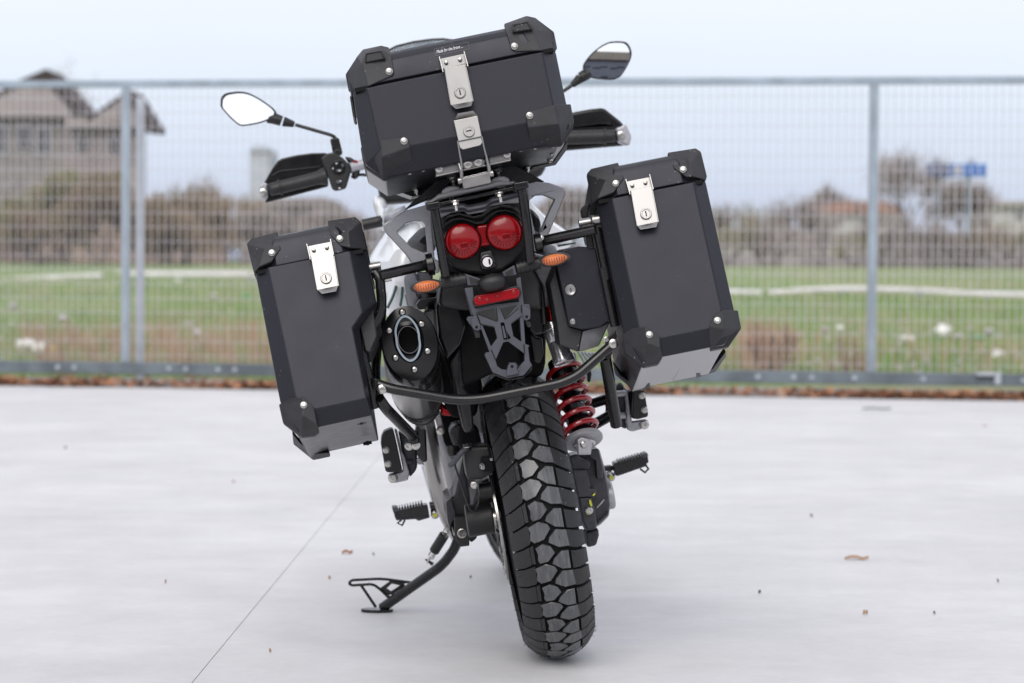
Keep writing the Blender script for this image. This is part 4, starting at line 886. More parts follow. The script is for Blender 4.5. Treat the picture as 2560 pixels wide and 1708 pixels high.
for (x, y) in ((662, 225), (985, 150)):
    mb = MB(); c = p_('D', x, y, -0.470); mb.cyl(c+V3((-.006, 0, 0)), c+V3((.006, 0, 0)), .007, n=14); B(mb, 'clamp_pin', 'steel', .001)
for (x, y) in ((572, 200), (1062, 110)): nut('rack_nut', 'D', x, y, -.30, .008, .02, d=(.0, -.35, -1))
for (x, y) in ((600, 455), (1082, 365)): nut('rack_nut', 'D', x, y, -.435, .0065, .02, d=(0, -.3, -1))
for (x, y) in ((180, 318), (1378, 80)): nut('rack_nut', 'D', x, y, -.22, .006, .012)
for (x, y) in ((570, 262), (1060, 175)):
    mb = MB(); c = p_('D', x, y, -.29); mb.cyl(c, c+V3((0, .01, -.03)), .011, n=14); B(mb, 'rack_bush', 'black_metal', .001)
# grey tail fairing under the rack: flowing ridge with two dimples
def ribbon(name, c, top, bot, g0, bulge, m, parent=None, n=1, back=.03):
    T = PP(c, top, g0); Bt = PP(c, bot, g0); secs = []
    for k in range(7):
        t = k/6; b_ = -bulge*math.sin(math.pi*(t*.9+.05)); secs.append([a.lerp(d, t)+V3((0, b_, 0)) for a, d in zip(T, Bt)])
    nn = len(T); vs = [v for s in secs for v in s]; fs = [(j*nn+i, j*nn+i+1, (j+1)*nn+i+1, (j+1)*nn+i) for j in range(6) for i in range(nn-1)]
    return B(MB().shell(vs, fs, back), name, m, 0, parent, 50)
ribbon('tail_fairing', 'D', [(270, 470), (360, 420), (420, 370), (500, 352), (560, 330), (680, 300), (830, 268), (980, 235), (1080, 212), (1150, 240), (1220, 232), (1320, 252)],
       [(300, 500), (370, 478), (440, 440), (520, 418), (600, 400), (700, 378), (840, 345), (980, 318), (1080, 298), (1160, 285), (1230, 275), (1320, 275)], -.40, .022, 'grey_light')
for (x, y) in ((560, 350), (1085, 245)):
    c = p_('D', x, y, -.405); mb = MB(); mb.lathe(c, (0, -1, -.2), [(.020, -.002), (.017, .002), (.0, .004)], 24, sx=1, sy=.6, x=(1, 0, 0)); B(mb, 'fairing_dimple', 'grey_light')
plate('rack_crossbar', 'D', [(296, 492), (1355, 262), (1372, 268), (1368, 300), (310, 525)], -.418, .03, 'black_metal', .003)
plate('tail_panel', 'D', [(425, 500), (700, 465), (735, 500), (950, 455), (985, 415), (1290, 345), (1300, 470), (1150, 480), (985, 510), (920, 570), (740, 600), (700, 560), (560, 580), (430, 640)], -.385, .03, 'grey_light', .003)
for pts in ([(440, 565), (700, 530), (740, 560), (940, 520), (985, 470), (1285, 395)], [(430, 515), (690, 478), (735, 508), (950, 462), (995, 415), (1280, 360)]):
    pipe_('panel_ridge', 'D', pts, .0025, 'grey_plastic', .01, g=-.387, n=8)
# vertical rack bars
for pts in ([(368, 490, -.43), (420, 800, -.43), (500, 1265, -.42)], [(1318, 280, -.43), (1375, 640, -.43), (1420, 1110, -.42)]):
    pipe_('rack_bar', 'D', pts, .0098, 'black_metal', .05)
for (x, y) in ((360, 500), (1315, 278)):
    mb = MB(); c = p_('D', x, y, -.43); mb.box(c, (.03, .034, .016)); B(mb, 'bar_cap', 'black_metal', .004)
# tail light: hood, housing, two domed lenses
hood = [(440, 700), (470, 640), (560, 590), (700, 575), (800, 600), (930, 575), (990, 510), (1120, 478), (1260, 500), (1320, 570), (1345, 720), (1370, 900), (1340, 1000), (1240, 1110), (1120, 1200), (940, 1245), (760, 1230), (600, 1180), (500, 1080), (450, 900)]
plate('tail_light_housing', 'D', hood, -.365, .10, 'black_plastic', .006)
th = [(452, 760), (490, 690), (570, 640), (680, 625), (780, 655), (830, 680), (900, 668), (960, 600), (1060, 548), (1160, 540), (1260, 575), (1325, 660), (1300, 640), (1240, 580), (1150, 560), (1060, 572), (985, 625), (915, 690), (830, 700), (770, 680), (680, 650), (580, 662), (500, 715)]
plate('light_hood', 'D', th, -.40, .05, 'satin_black', .0025)
th2 = [(445, 680), (520, 610), (640, 578), (760, 600), (800, 618), (900, 590), (985, 520), (1110, 488), (1220, 500), (1310, 590), (1235, 530), (1110, 508), (1000, 545), (910, 612), (800, 638), (740, 622), (640, 598), (530, 630)]
plate('light_hood', 'D', th2, -.41, .04, 'satin_black', .0025)
def dome(name, c, x, y, g, r, h, m, parent=None, n=36, sy=1.0):
    mb = MB(); cc = p_(c, x, y, g); prof = [(r*1.03, -.01), (r, 0)]+[(r*math.cos(a_), h*math.sin(a_)) for a_ in [math.pi/2*k/9 for k in range(1, 9)]]+[(0, h)]
    mb.lathe(cc, (0, -1, 0), prof, n, sy=sy, x=(1, 0, 0)); return B(mb, name, m, 0, parent, 60)
for (x, y, rx) in ((682, 886, 194), (1136, 790, 194)):
    sc_ = rx/4.356/1230; 
    lz = dome('tail_lens', 'D', x, y, -.40, sc_, .012, 'red_lens')
    # inner pattern: ring of ridges and a cluster block
    for k in range(13):
        a_ = math.pi*(1.03+k*.94/12*1.0); c = p_('D', x, y+20, -.40); q = c+V3((math.cos(a_)*sc_*.62, -.0092, math.sin(a_)*sc_*.52)); d_ = V3((math.cos(a_), .25, math.sin(a_)))
        mb = MB(); mb.tube([q-d_*.006, q+d_*.006], .0013, 6); mb.build('lens_ridge', 'red_inner', lz)
    c = p_('D', x+10, y+10, -.40); MB().box(c+V3((0, -.0115, -.006)), (.016, .002, .010)).build('lens_cluster', 'red_inner', lz, bevel=.001)
    mb = MB(); mb.lathe(p_('D', x, y, -.40), (0, -1, 0), [(sc_*1.0, .0), (sc_*1.03, .006), (sc_*1.07, .0), (sc_*1.05, -.01)], 40); mb.build('lens_rim', 'black_plastic', lz)
plate('lens_bridge', 'D', [(830, 712), (985, 690), (1000, 930), (850, 955)], -.398, .02, 'red_lens', .006)
# lock on the tail
plate('lock_surround', 'D', [(865, 1005), (1000, 975), (1062, 1178), (885, 1205)], -.405, .04, 'black_plastic', .005)
mb = MB(); c = p_('D', 952, 1112, -.405); mb.lathe(c, (0, -1, 0), [(.015, 0), (.015, .004), (.0125, .005), (.0122, .003)], 28); lk = B(mb, 'seat_lock', 'satin_black', 0)
mb = MB(); mb.lathe(c, (0, -1, 0), [(.0098, 0), (.0098, .005), (0, .0052)], 24); mb.build('lock_face', 'white_plastic', lk); MB().box(c+V3((.004, -.0055, 0)), (.0035, .0015, .011)).build('keyhole', 'deep_black', lk)
# indicators
def indicator(c, body, arm, base, led):
    root = empty('turn_signal', parent=moto)
    a_ = p_(c, *body[0], -.40); b_ = p_(c, *body[1], -.40); mid = (a_+b_)/2; L_ = (b_-a_).length/2; x = (b_-a_).normalized(); z = V3((0, 1, 0)).cross(x)*-1
    def egg(sc, off, mt, nm):
        secs = []
        for k in range(13):
            t = -math.cos(math.pi*k/12); r = .0138*math.sqrt(max(0.0004, 1-t*t))*(1-.12*t)*sc; cc = mid+x*t*L_*sc+V3((0, off, 0))
            secs.append([cc+z*r*math.cos(2*math.pi*i/16)*1.0+V3((0, 1, 0))*r*1.1*math.sin(2*math.pi*i/16) for i in range(16)])
        return MB().loft(secs).build(nm, mt, root, 0, 60)
    egg(1.0, 0, 'clear_lens', 'lens'); egg(.80, -.0005, 'amber', 'bulb_housing')
    sh = egg(1.03, .0135, 'black_plastic', 'shell')
    for k in range(9):
        t = -.7+k*.16; MB().box(mid+x*L_*t+V3((0, -.0115*math.sqrt(1-t*t), -.001)), (.0014, .002, .010)).build('led_rib', 'anodised_red', root)
    mb = MB(); q = PP(c, arm, -.39); mb.tube(q, [.0125]*len(q), 14); mb.build('stalk', 'black_plastic', root)
    for t in (.2, .4, .6, .8):
        cc = q[0].lerp(q[-1], t); d = (q[-1]-q[0]).normalized(); MB().cyl(cc-d*.0018, cc+d*.0018, .0145, n=16).build('stalk_rib', 'black_plastic', root)
    mb = MB().prism(PP(c, base, -.40), .02); mb.build('stalk_base', 'grey_plastic', root, bevel=.003)
    cb = [sum((p for p in PP(c, base, -.402)), V3())/len(base)]
    bb_ = PP(c, base, -.4015); MB().prism([cb[0]+(p-cb[0])*.55 for p in bb_], .002).build('stalk_inset', 'black_plastic', root)
indicator('D', ((120, 1402), (462, 1345)), [(455, 1340), (715, 1298)], [(705, 1235), (900, 1300), (880, 1360), (735, 1372)], 0)
indicator('D', ((1515, 1115), (1858, 1052)), [(1270, 1180), (1520, 1118)], [(1110, 1225), (1250, 1140), (1275, 1255), (1130, 1275)], 0)
# reflector and number plate holder
dome('plate_light', 'D', 1010, 1335, -.42, .029, .018, 'black_plastic', sy=.62)
q = []
a0, a1 = (862, 1530), (1248, 1450)
for k in range(13): t = math.pi/2+math.pi*k/12; q.append((a0[0]+math.cos(t)*56, a0[1]-math.sin(t)*56))
for k in range(13): t = -math.pi/2+math.pi*k/12; q.append((a1[0]+math.cos(t)*56, a1[1]-math.sin(t)*56))
rf = plate('reflector_frame', 'D', [((x-1055)*1.06+1055, (y-1490)*1.22+1490) for x, y in q], -.405, .02, 'black_plastic', .002)
rr = plate('rear_reflector', 'D', q, -.412, .012, 'red_reflector', .0025)
for k in range(26):
    t = k/25; x0 = 830+(1280-830)*t; yc = 1536-82*t
    for s_ in (-1, 1):
        c = p_('D', x0, yc+s_*47, -.4135); MB().cyl(c, c+V3((0, .003, 0)), .0011, n=6).build('reflector_stud', 'red_lens', rr)
for (x, y, r) in ((870, 1515, .006), (950, 1525, .005), (1240, 1440, .006), (1060, 1485, .004)):
    dome('reflector_prism', 'D', x, y, -.411, r, .003, 'red_lens', parent=rr, n=16)
# holder (Q crop)
HG = -.395
outer = [(105, 395), (205, 380), (235, 640), (480, 590), (545, 585), (770, 560), (735, 280), (790, 255), (830, 590), (900, 595), (915, 660), (912, 770), (870, 795), (830, 790), (850, 1080), (905, 1100), (885, 1120), (905, 1290), (935, 1340), (830, 1465), (630, 1500), (450, 1430), (350, 1215), (370, 1185), (410, 1180), (310, 900), (270, 920), (200, 880), (130, 780), (145, 745), (215, 738)]
h1 = [(325, 850), (470, 875), (505, 1010), (430, 1110)]
h2 = [(675, 835), (782, 765), (800, 1050), (705, 985)]
h3 = [(485, 1280), (580, 1060), (640, 1050), (840, 1200), (840, 1290), (800, 1330), (740, 1400), (760, 1350), (735, 1310), (650, 1310), (635, 1400), (560, 1390), (505, 1350)]
h4 = [(545, 820), (590, 815), (635, 1020), (585, 1030)]
h5 = [(240, 690), (470, 640), (505, 795), (270, 712)]
h6 = [(560, 640), (750, 600), (610, 768), (590, 740)]
ph = plate('number_plate_holder', 'Q', outer, HG, .022, 'grey_plastic', .0018, holes=[h1, h2, h3, h4])
plate('plate_recess', 'Q', h5, HG-.0005, .002, 'black_plastic', .0, parent=ph); plate('plate_recess', 'Q', h6, HG-.0005, .002, 'black_plastic', .0, parent=ph)
plate('holder_slot', 'Q', [(560, 860), (585, 855), (620, 1005), (590, 1010)], HG-.001, .01, 'grey_plastic', .001, parent=ph)
for (x0, y0, x1, y1) in ((300, 820, 310, 900), (250, 712, 300, 830)): pass
for pts in ([(250, 712), (278, 775), (300, 835)], [(300, 838), (470, 872)], [(432, 1150), (485, 1275)], [(800, 600), (800, 690)], [(675, 832), (800, 740)], [(830, 1080), (840, 1200)], [(270, 712), (500, 800)], [(490, 640), (510, 795)], [(545, 640), (600, 775), (650, 740), (760, 640)]):
    pipe_('holder_rib', 'Q', pts, .0012, 'black_plastic', 0, parent=ph, g=HG-.0005, n=6)
for pts in ([(200, 880), (180, 800), (218, 740), (250, 720), (300, 850), (298, 900), (265, 920), (225, 905)], [(805, 605), (900, 640), (915, 680), (912, 770), (870, 795), (830, 780), (815, 700)], [(612, 1460), (638, 1350), (660, 1315), (730, 1315), (755, 1400), (775, 1445), (620, 1475)]):
    plate('mount_tab', 'Q', pts, HG-.006, .03, 'grey_plastic', .002, parent=ph)
for (x, y) in ((252, 872), (866, 746), (687, 1355)):
    mb = MB(); c = p_('Q', x, y, HG-.0065); mb.cyl(c, c+V3((0, .004, 0)), .0032, n=12); mb.build('screw_hole', 'deep_black', ph)
for pts in ([(200, 880), (292, 905), (300, 1000), (240, 1010)], [(835, 790), (910, 790), (930, 870), (880, 880)], [(640, 1500), (830, 1465), (935, 1340), (930, 1400), (820, 1500), (640, 1530), (450, 1460), (450, 1430)]):
    plate('holder_skirt', 'Q', pts, HG+.004, .05, 'black_plastic', .002, parent=ph)
plate('holder_post', 'Q', [(95, 395), (205, 380), (240, 720), (190, 740)], HG+.01, .03, 'grey_plastic', .002)
plate('holder_post', 'Q', [(735, 280), (795, 255), (830, 590), (770, 600)], HG+.01, .03, 'grey_plastic', .002)
plate('tail_core', 'D', [(420, 520), (1290, 330), (1400, 700), (1440, 1120), (1250, 1230), (1000, 1300), (700, 1300), (480, 1230), (430, 900)], -.30, .30, 'black_plastic', .01)
B(MB().prism(PP('Q', [(700, 100), (1085, 250), (1110, 700), (1100, 1300), (1060, 1480), (700, 1500)], -.10), .3), 'frame_web', 'deep_black', .01)
B(MB().prism(PP('G', [(430, 240), (700, 230), (800, 800), (760, 1000), (600, 1010), (520, 850), (470, 500)], -.06), .3), 'frame_web', 'deep_black', .01)
plate('frame_casting', 'G', [(410, 310), (490, 295), (497, 420), (490, 480), (440, 400)], -.10, .04, 'grey_light', .006)
# black undertail and inner mudguard behind the holder
plate('undertail', 'D', [(480, 1240), (700, 1260), (1270, 1130), (1450, 1150), (1540, 1330), (1560, 1640), (1300, 1620), (700, 1640), (420, 1600), (440, 1420)], -.33, .25, 'black_plastic', .01)
plate('inner_mudguard', 'G', [(520, 180), (640, 200), (1045, 150), (1045, 700), (860, 720), (780, 760), (700, 800), (620, 850), (560, 640), (500, 480), (497, 270)], -.20, .30, 'deep_black', .012)
plate('chain_cover', 'G', [(575, 630), (660, 510), (680, 800), (720, 850), (750, 1100), (680, 1110), (620, 860)], -.21, .06, 'black_metal', .012)
plate('inner_panel', 'G', [(530, 190), (620, 180), (700, 400), (655, 530), (570, 632), (512, 480), (497, 275)], -.24, .06, 'satin_black', .008)
plate('inner_panel', 'Q', [(800, 200), (930, 250), (1060, 380), (1090, 900), (1060, 960), (960, 980), (900, 900), (860, 600)], -.28, .10, 'satin_black', .008)
for pts in ([(885, 215), (1045, 385), (1062, 600), (1085, 840)],): pipe_('frame_edge', 'Q', pts, .005, 'black_plastic', .02, g=-.30)
plate('inner_panel', 'Q', [(900, 930), (1000, 1000), (1060, 1000), (1075, 1200), (1020, 1330), (960, 1300), (930, 1100)], -.2, .06, 'black_plastic', .006)
# grab rails
def rail(name, c, outer_, hole, g, depth, m, bevel=.012):
    return plate(name, c, outer_, g, depth, m, bevel, holes=[hole], seg=4)
rail('grab_rail', 'L', [(820, 310), (855, 340), (880, 700), (900, 900), (945, 925), (955, 1040), (935, 1060), (880, 1060), (760, 950), (650, 950), (590, 860), (370, 620), (340, 550), (350, 520), (560, 385), (700, 345)],
     [(585, 515), (680, 488), (760, 492), (800, 530), (815, 700), (832, 855), (800, 850), (720, 810), (640, 770), (495, 625), (495, 600)], -.30, .05, 'grey_paint')
plate('rail_arm', 'L', [(700, 1045), (880, 1045), (880, 1160), (800, 1220), (740, 1180)], -.28, .04, 'grey_plastic', .006)
rail('grab_rail', 'D', [(1370, 262), (1480, 235), (1620, 248), (1780, 300), (1805, 340), (1790, 400), (1640, 760), (1530, 1000), (1490, 1010), (1450, 985), (1410, 700), (1390, 400)],
     [(1410, 440), (1480, 385), (1570, 380), (1690, 430), (1600, 620), (1530, 790), (1480, 815), (1450, 700), (1408, 500)], -.30, .05, 'grey_paint')
# pannier rack: upper cross tubes, side hoops, lower U bar
pipe_('rack_tube', 'L', [(300, 1085, -.40), (840, 962, -.36)], .0108, 'black_metal'); 
mb = MB(); mb.cyl(p_('L', 832, 915, -.375), p_('L', 858, 1030, -.365), .011, n=14); c = p_('L', 845, 965, -.37); mb.cyl(c+V3((-.006, 0, 0)), c+V3((.008, 0, 0)), .023, n=20); B(mb, 'tube_flange', 'black_metal', .001)
screw('flange_bolt', 'L', 862, 975, -.372, .007, d=(1, -.5, 0))
pipe_('rack_tube', 'D', [(1520, 890, -.36), (2130, 755, -.40)], .0108, 'black_metal')
mb = MB(); c = p_('D', 1512, 910, -.37); mb.cyl(c+V3((-.008, 0, 0)), c+V3((.006, 0, 0)), .021, n=20); B(mb, 'tube_flange', 'black_metal', .001); screw('flange_bolt', 'D', 1525, 850, -.375, .006, d=(0, -1, .4))
pipe_('rack_hoop', 'E', [(800, 380, -.385), (830, 420, -.39), (845, 560, -.39), (825, 650, -.39), (735, 770, -.39), (728, 860, -.39), (765, 1010, -.385), (795, 1190, -.375)], .0098, 'black_metal', .04)
pipe_('rack_hoop', 'E', [(830, 410, -.05), (845, 600, -.05), (815, 800, -.05), (800, 1000, -.05), (830, 1150, -.05)], .011, 'black_metal', .04)
pipe_('rack_hoop', 'M', [(780, 790, -.385), (820, 900, -.385), (960, 1560, -.385)], .0098, 'black_metal', .01)
pipe_('rack_hoop', 'F', [(160, 780, -.385), (232, 1130, -.38)], .0098, 'black_metal', .01)
pipe_('rack_stay', 'H', [(690, 690, -.30), (760, 1120, -.20)], .0125, 'black_metal', .01)
# U bar
pipe_('rear_loop', 'V', [(868, 882, -.405), (900, 893, -.41), (1045, 918, -.41), (1105, 916, -.41), (1285, 880, -.41), (1325, 862, -.41), (1412, 785, -.40)], .0105, 'black_metal', .05)
for (c, pts, g) in (('E', [(790, 1010), (880, 1040), (900, 1085), (860, 1100), (800, 1080)], -.40), ('H', [(690, 580), (755, 520), (765, 560), (720, 715), (695, 700)], -.40)):
    plate('loop_bracket', c, pts, g, .01, 'black_metal', .002)
screw('loop_bolt', 'E', 843, 1077, -.415, .0075); screw('loop_bolt', 'H', 742, 605, -.415, .0075); screw('loop_bolt', 'H', 698, 580, -.40, .005)
pipe_('rack_stay', 'G', [(125, 880, -.38), (170, 945, -.36), (350, 1130, -.20)], .0115, 'black_metal', .03)
mb = MB(); mb.cyl(p_('G', 345, 1090, -.2), p_('G', 358, 1175, -.2), .012, n=12); B(mb, 'stay_end', 'black_metal', .002)
screw('stay_bolt', 'G', 320, 1188, -.2, .008, d=(-.5, -1, 0)); screw('stay_bolt', 'G', 363, 1183, -.2, .008)
# quick locks at top of panniers
for (c, x, y, g) in (('L', 265, 985, -.37), ('M', 640, 700, -.37)):
    s_ = .055 if c == 'L' else .03; a_ = p_(c, x, y, g); mb = MB(); mb.cyl(a_+V3((-.016, 0, 0)), a_+V3((.009, 0, 0)), .009, n=16); B(mb, 'quick_lock', 'steel', .001)
    MB().box(a_+V3((0, .01, -.03)), (.014, .03, .05)).build('lock_bracket', 'black_metal', moto, bevel=.003)
    mb = MB(); mb.cyl(a_+V3((.012, .0, -.028)), a_+V3((.026, 0, -.028)), .007, n=6); B(mb, 'bracket_nut', 'bolt_steel')
mb = MB(); a_ = p_('M', 780, 665, -.38); mb.cyl(a_+V3((-.008, 0, 0)), a_+V3((.014, 0, 0)), .011, n=18); B(mb, 'quick_lock', 'steel', .001)
plate('lock_flap', 'M', [(560, 520), (600, 450), (690, 415), (660, 620), (580, 640)], -.30, .03, 'guard', .003)
plate('carrier_strap', 'M', [(700, 400), (780, 390), (730, 700), (660, 700)], -.28, .01, 'galv_light', .001)
# ---------------------------------------------------------------- tool box (right)
tb = plate('tool_box', 'H', [(375, 70), (430, 10), (530, -10), (630, 0), (725, 455), (660, 500), (545, 518), (460, 497), (425, 300)], -.37, .16, 'powder', .003)
plate('tool_box_side', 'H', [(340, 230), (375, 130), (462, 497), (548, 520), (522, 658), (402, 615), (385, 480)], -.345, .13, 'guard', .003, parent=tb)
plate('tool_box_base', 'H', [(548, 522), (668, 492), (725, 460), (650, 622), (524, 658)], -.35, .13, 'satin_alu', .003, parent=tb)
mb = MB(); c = p_('H', 472, 265, -.37); mb.lathe(c, (0, -1, 0), [(.0115, 0), (.0115, .003), (.0095, .0045), (.0085, .004), (0, .004)], 28); lk = mb.build('tool_box_lock', 'steel', tb); MB().box(c+V3((0, -.0045, 0)), (.003, .0012, .009)).build('keyhole', 'satin_alu', lk)
rivet('tool_box_rivet', bike, 'H', 487, 466, -.3705, .0045, tb)

# ---------------------------------------------------------------- exhaust
def ell(c, x, y, g, rx, ry, n=36, rot=-.21, s=1.0):
    cc = p_(c, x, y, g); k = 1/(CROP[c][2]*(6044/5.0)); out = []
    for i in range(n):
        t = 2*math.pi*i/n; X, Z = rx*k*math.cos(t), ry*k*math.sin(t); out.append(cc+V3((X*math.cos(0)-Z*0, 0, Z)))
    return out
EXG = -.33
secs = [ell('G', 326, 520, EXG, 176, 246), ell('G', 330, 545, EXG+.02, 184, 258), ell('G', 345, 680, EXG+.16, 186, 258), ell('G', 362, 790, EXG+.27, 176, 240), ell('G', 385, 870, EXG+.34, 150, 195)]
B(MB().loft([ell('G', 338, 600, EXG+.085, 185, 257)]+secs[2:]), 'silencer', 'exhaust_steel', 0, None, 50)
sb = [ell('G', 370, 790, EXG+.265, 184, 246), ell('G', 374, 810, EXG+.285, 182, 240)]
B(MB().loft(sb), 'silencer_band', 'satin_black', .001, None, 50)
B(MB().loft([ell('G', 386, 872, EXG+.335, 154, 198), ell('G', 388, 880, EXG+.35, 150, 190)]), 'silencer_rim', 'satin_black', .001, None, 50)
# end cap with a big oval opening
outr = ell('G', 326, 520, EXG, 180, 250); 
cap = MB(); cap.loft([ell('G', 337, 598, EXG+.084, 187, 259), ell('G', 333, 560, EXG+.045, 187, 259), ell('G', 328, 530, EXG+.012, 186, 258), ell('G', 326, 520, EXG, 176, 244), ell('G', 316, 490, EXG-.004, 100, 158), ell('G', 318, 498, EXG+.006, 70, 95), ell('G', 322, 500, EXG+.03, 60, 82)], caps=False)
ec2 = B(cap, 'silencer_end_cap', 'satin_black', 0, None, 30)
B(MB().loft([ell('G', 318, 495, EXG+.004, 71, 90), ell('G', 318, 495, EXG-.006, 71, 90), ell('G', 318, 495, EXG-.006, 67, 86), ell('G', 328, 512, EXG+.05, 62, 80)], caps=False), 'tail_pipe', 'chrome', 0, None, 50)
B(MB().loft([ell('G', 328, 512, EXG+.052, 66, 84), ell('G', 328, 512, EXG+.057, 66, 84)]), 'pipe_bore', 'deep_black')
ring_o = []; ring_i = []
for i in range(48):
    t = 2*math.pi*i/48; sx = 82*(1+.06*math.cos(2*t))*(1-.07*math.exp(-((math.sin(t))/.25)**2)); sy_ = 152
    ring_o.append((312+math.cos(t)*sx-math.sin(t)*18, 487-math.sin(t)*sy_)); ring_i.append((312+math.cos(t)*(sx-13)-math.sin(t)*17, 487-math.sin(t)*(sy_-14)))
plate('cap_ring', 'G', ring_o, EXG-.0065, .003, 'galv', 0, parent=ec2, holes=[ring_i])
for (x, y) in ((275, 315), (402, 392), (190, 436), (441, 570), (231, 614), (356, 690)):
    mb = MB(); c = p_('G', x, y, EXG-.004); mb.lathe(c, (0, -1, 0), [(.0078, -.004), (.0078, .001), (.0062, .001), (.0062, -.001)], 20); mb.build('bolt_recess', 'deep_black', ec2)
    mb = MB(); bolt(mb, p_('G', x, y, EXG-.005), (0, -1, 0), .0044, .004); mb.build('cap_bolt', 'bolt_steel', ec2)
pipe_('exhaust_pipe', 'G', [(395, 880, .02), (430, 1080, .12), (475, 1300, .30), (520, 1500, .42), (575, 1640, .52), (640, 1760, .62)], .0225, 'title_alu', .08, n=22)
plate('heat_shield', 'G', [(365, 1060), (430, 1040), (440, 1290), (415, 1300), (375, 1260), (350, 1150)], .08, .05, 'satin_black', .006)
# ---------------------------------------------------------------- shock absorber
ct, cb = p_('H', 425, 770, -.03), p_('H', 545, 1190, -.115); ax = (cb-ct).normalized(); ux = V3((1, 0, 0)); ux = (ux-ax*ux.dot(ax)).normalized(); uy = ax.cross(ux)
mb = MB(); pts = []; turns = 5.8; R0 = .037
for i in range(260):
    t = i/259; th_ = turns*2*math.pi*t; pos = t if t > .22 else t*.72+.0616*(t/.22)
    pp = ct.lerp(cb, pos); pts.append(pp+(ux*math.cos(th_)+uy*math.sin(th_))*R0)
mb.tube(pts, .0060, 10); B(mb, 'shock_spring', 'red_paint')
mb = MB(); Ls = (cb-ct).length
mb.lathe(ct, ax, [(.030, -.02), (.030, .02), (.022, .03), (.022, Ls*.35), (.024, Ls*.4), (.017, Ls*.42), (.024, Ls*.48), (.019, Ls*.52), (.025, Ls*.58), (.020, Ls*.64), (.026, Ls*.7), (.022, Ls*.98)], 24); B(mb, 'shock_damper', 'satin_black', 0, None, 50)
mb = MB(); mb.lathe(cb, ax, [(.040, .002), (.043, .008), (.0425, .014), (.036, .018), (.027, .018), (.0, .018)], 32); B(mb, 'spring_collar', 'grey_light', 0, None, 40)
mb = MB(); mb.lathe(cb+ax*.016, ax, [(.024, 0), (.024, .006), (.020, .010), (0, .010)], 24); B(mb, 'lower_nut', 'bolt_steel', 0)
plate('shock_clevis', 'H', [(512, 1215), (540, 1195), (585, 1205), (610, 1240), (600, 1310), (520, 1310)], -.165, .03, 'grey_cast', .003); screw('clevis_bolt', 'H', 552, 1243, -.168, .0055)
# reservoir
r0, r1 = p_('H', 348, 478, -.20), p_('H', 432, 722, -.22); d = (r1-r0).normalized()
mb = MB(); Lr = (r1-r0).length; mb.lathe(r0, d, [(.016, -.004), (.0215, 0), (.0215, .014), (.0205, .015), (.0205, .018), (.0215, .019), (.0215, .04), (.021, .041), (.0215, .042), (.0215, Lr*.8), (.0235, Lr*.86), (.0245, Lr), (.0235, Lr+.003), (.022, Lr+.002), (.021, Lr-.001), (0, Lr-.002)], 32); B(mb, 'shock_reservoir', 'silver', 0, None, 40)
mb = MB(); mb.lathe(r1+d*.0015, d, [(.0205, -.002), (.0205, 0), (0, .0005)], 28); B(mb, 'reservoir_cap', 'title_alu')
mb = MB(); mb.cyl(p_('H', 338, 375, -.19), p_('H', 356, 475, -.20), .0135, n=18); B(mb, 'banjo_fitting', 'anodised_red', .002)
plate('shock_bracket', 'H', [(440, 645), (505, 665), (515, 720), (450, 700)], -.10, .03, 'grey_cast', .004)
plate('shock_tower', 'H', [(235, 30), (350, 60), (360, 140), (340, 240), (352, 300), (362, 375), (300, 375), (298, 250), (240, 150)], -.17, .05, 'grey_cast', .005)
plate('shock_tower', 'H', [(232, -120), (320, -60), (300, 60), (238, 60)], -.02, .05, 'grey_plastic', .006)
for k in range(6):
    pipe_('cooling_fin', 'H', [(520+k*22, 655+k*2, .25), (560+k*26, 730-k*6, .25)], .003, 'galv_light', 0, n=6)
plate('side_knob', 'H', [(575, 770), (600, 770), (606, 800), (598, 850), (580, 850)], .0, .03, 'black_plastic', .004)
# ---------------------------------------------------------------- final drive (right)
fd = MB()
fd.loft([PP('O', [(75, 720), (150, 700), (310, 660), (350, 800), (385, 950), (405, 1120), (395, 1200), (325, 1270), (230, 1330), (200, 1300), (140, 1030), (100, 850)], -.03), PP('O', [(60, 720), (150, 690), (320, 660), (360, 800), (400, 950), (412, 1120), (400, 1210), (330, 1280), (230, 1340), (190, 1310), (130, 1030), (80, 850)], .02), PP('O', [(60, 700), (150, 670), (300, 650), (350, 800), (385, 950), (395, 1120), (380, 1200), (310, 1270), (220, 1320), (180, 1290), (120, 1030), (80, 850)], .16)])
fdo = B(fd, 'final_drive_housing', 'dark_cast', .004)
plate('housing_rib', 'O', [(75, 720), (140, 702), (185, 745), (240, 760), (250, 790), (240, 830), (110, 842), (90, 780)], -.07, .08, 'dark_cast', .004, parent=fdo)
plate('housing_rib', 'O', [(250, 665), (315, 660), (352, 820), (345, 905), (300, 910), (290, 760), (240, 735)], -.055, .08, 'dark_cast', .003, parent=fdo)
plate('housing_boss', 'O', [(100, 835), (215, 830), (250, 960), (240, 985), (290, 985), (300, 1020), (280, 1055), (150, 1060), (130, 980)], -.08, .08, 'dark_cast', .006, parent=fdo)
plate('housing_boss', 'O', [(150, 1058), (255, 1050), (290, 1170), (300, 1260), (300, 1320), (215, 1330), (180, 1240)], -.075, .08, 'dark_cast', .006, parent=fdo)
plate('housing_lug', 'O', [(210, 1345), (315, 1310), (320, 1370), (298, 1450), (225, 1470)], .0, .08, 'dark_cast', .005, parent=fdo)
plate('housing_rib', 'O', [(300, 1265), (400, 1170), (396, 1200), (330, 1262), (305, 1280)], -.045, .05, 'dark_cast', .003, parent=fdo)
mb = MB(); c = p_('O', 378, 1040, .03); mb.lathe(c, (1, 0, 0), [(.032, -.01), (.032, .012), (.028, .016), (0, .016)], 28); mb.build('hub_cover', 'grey_cast', fdo, 0)
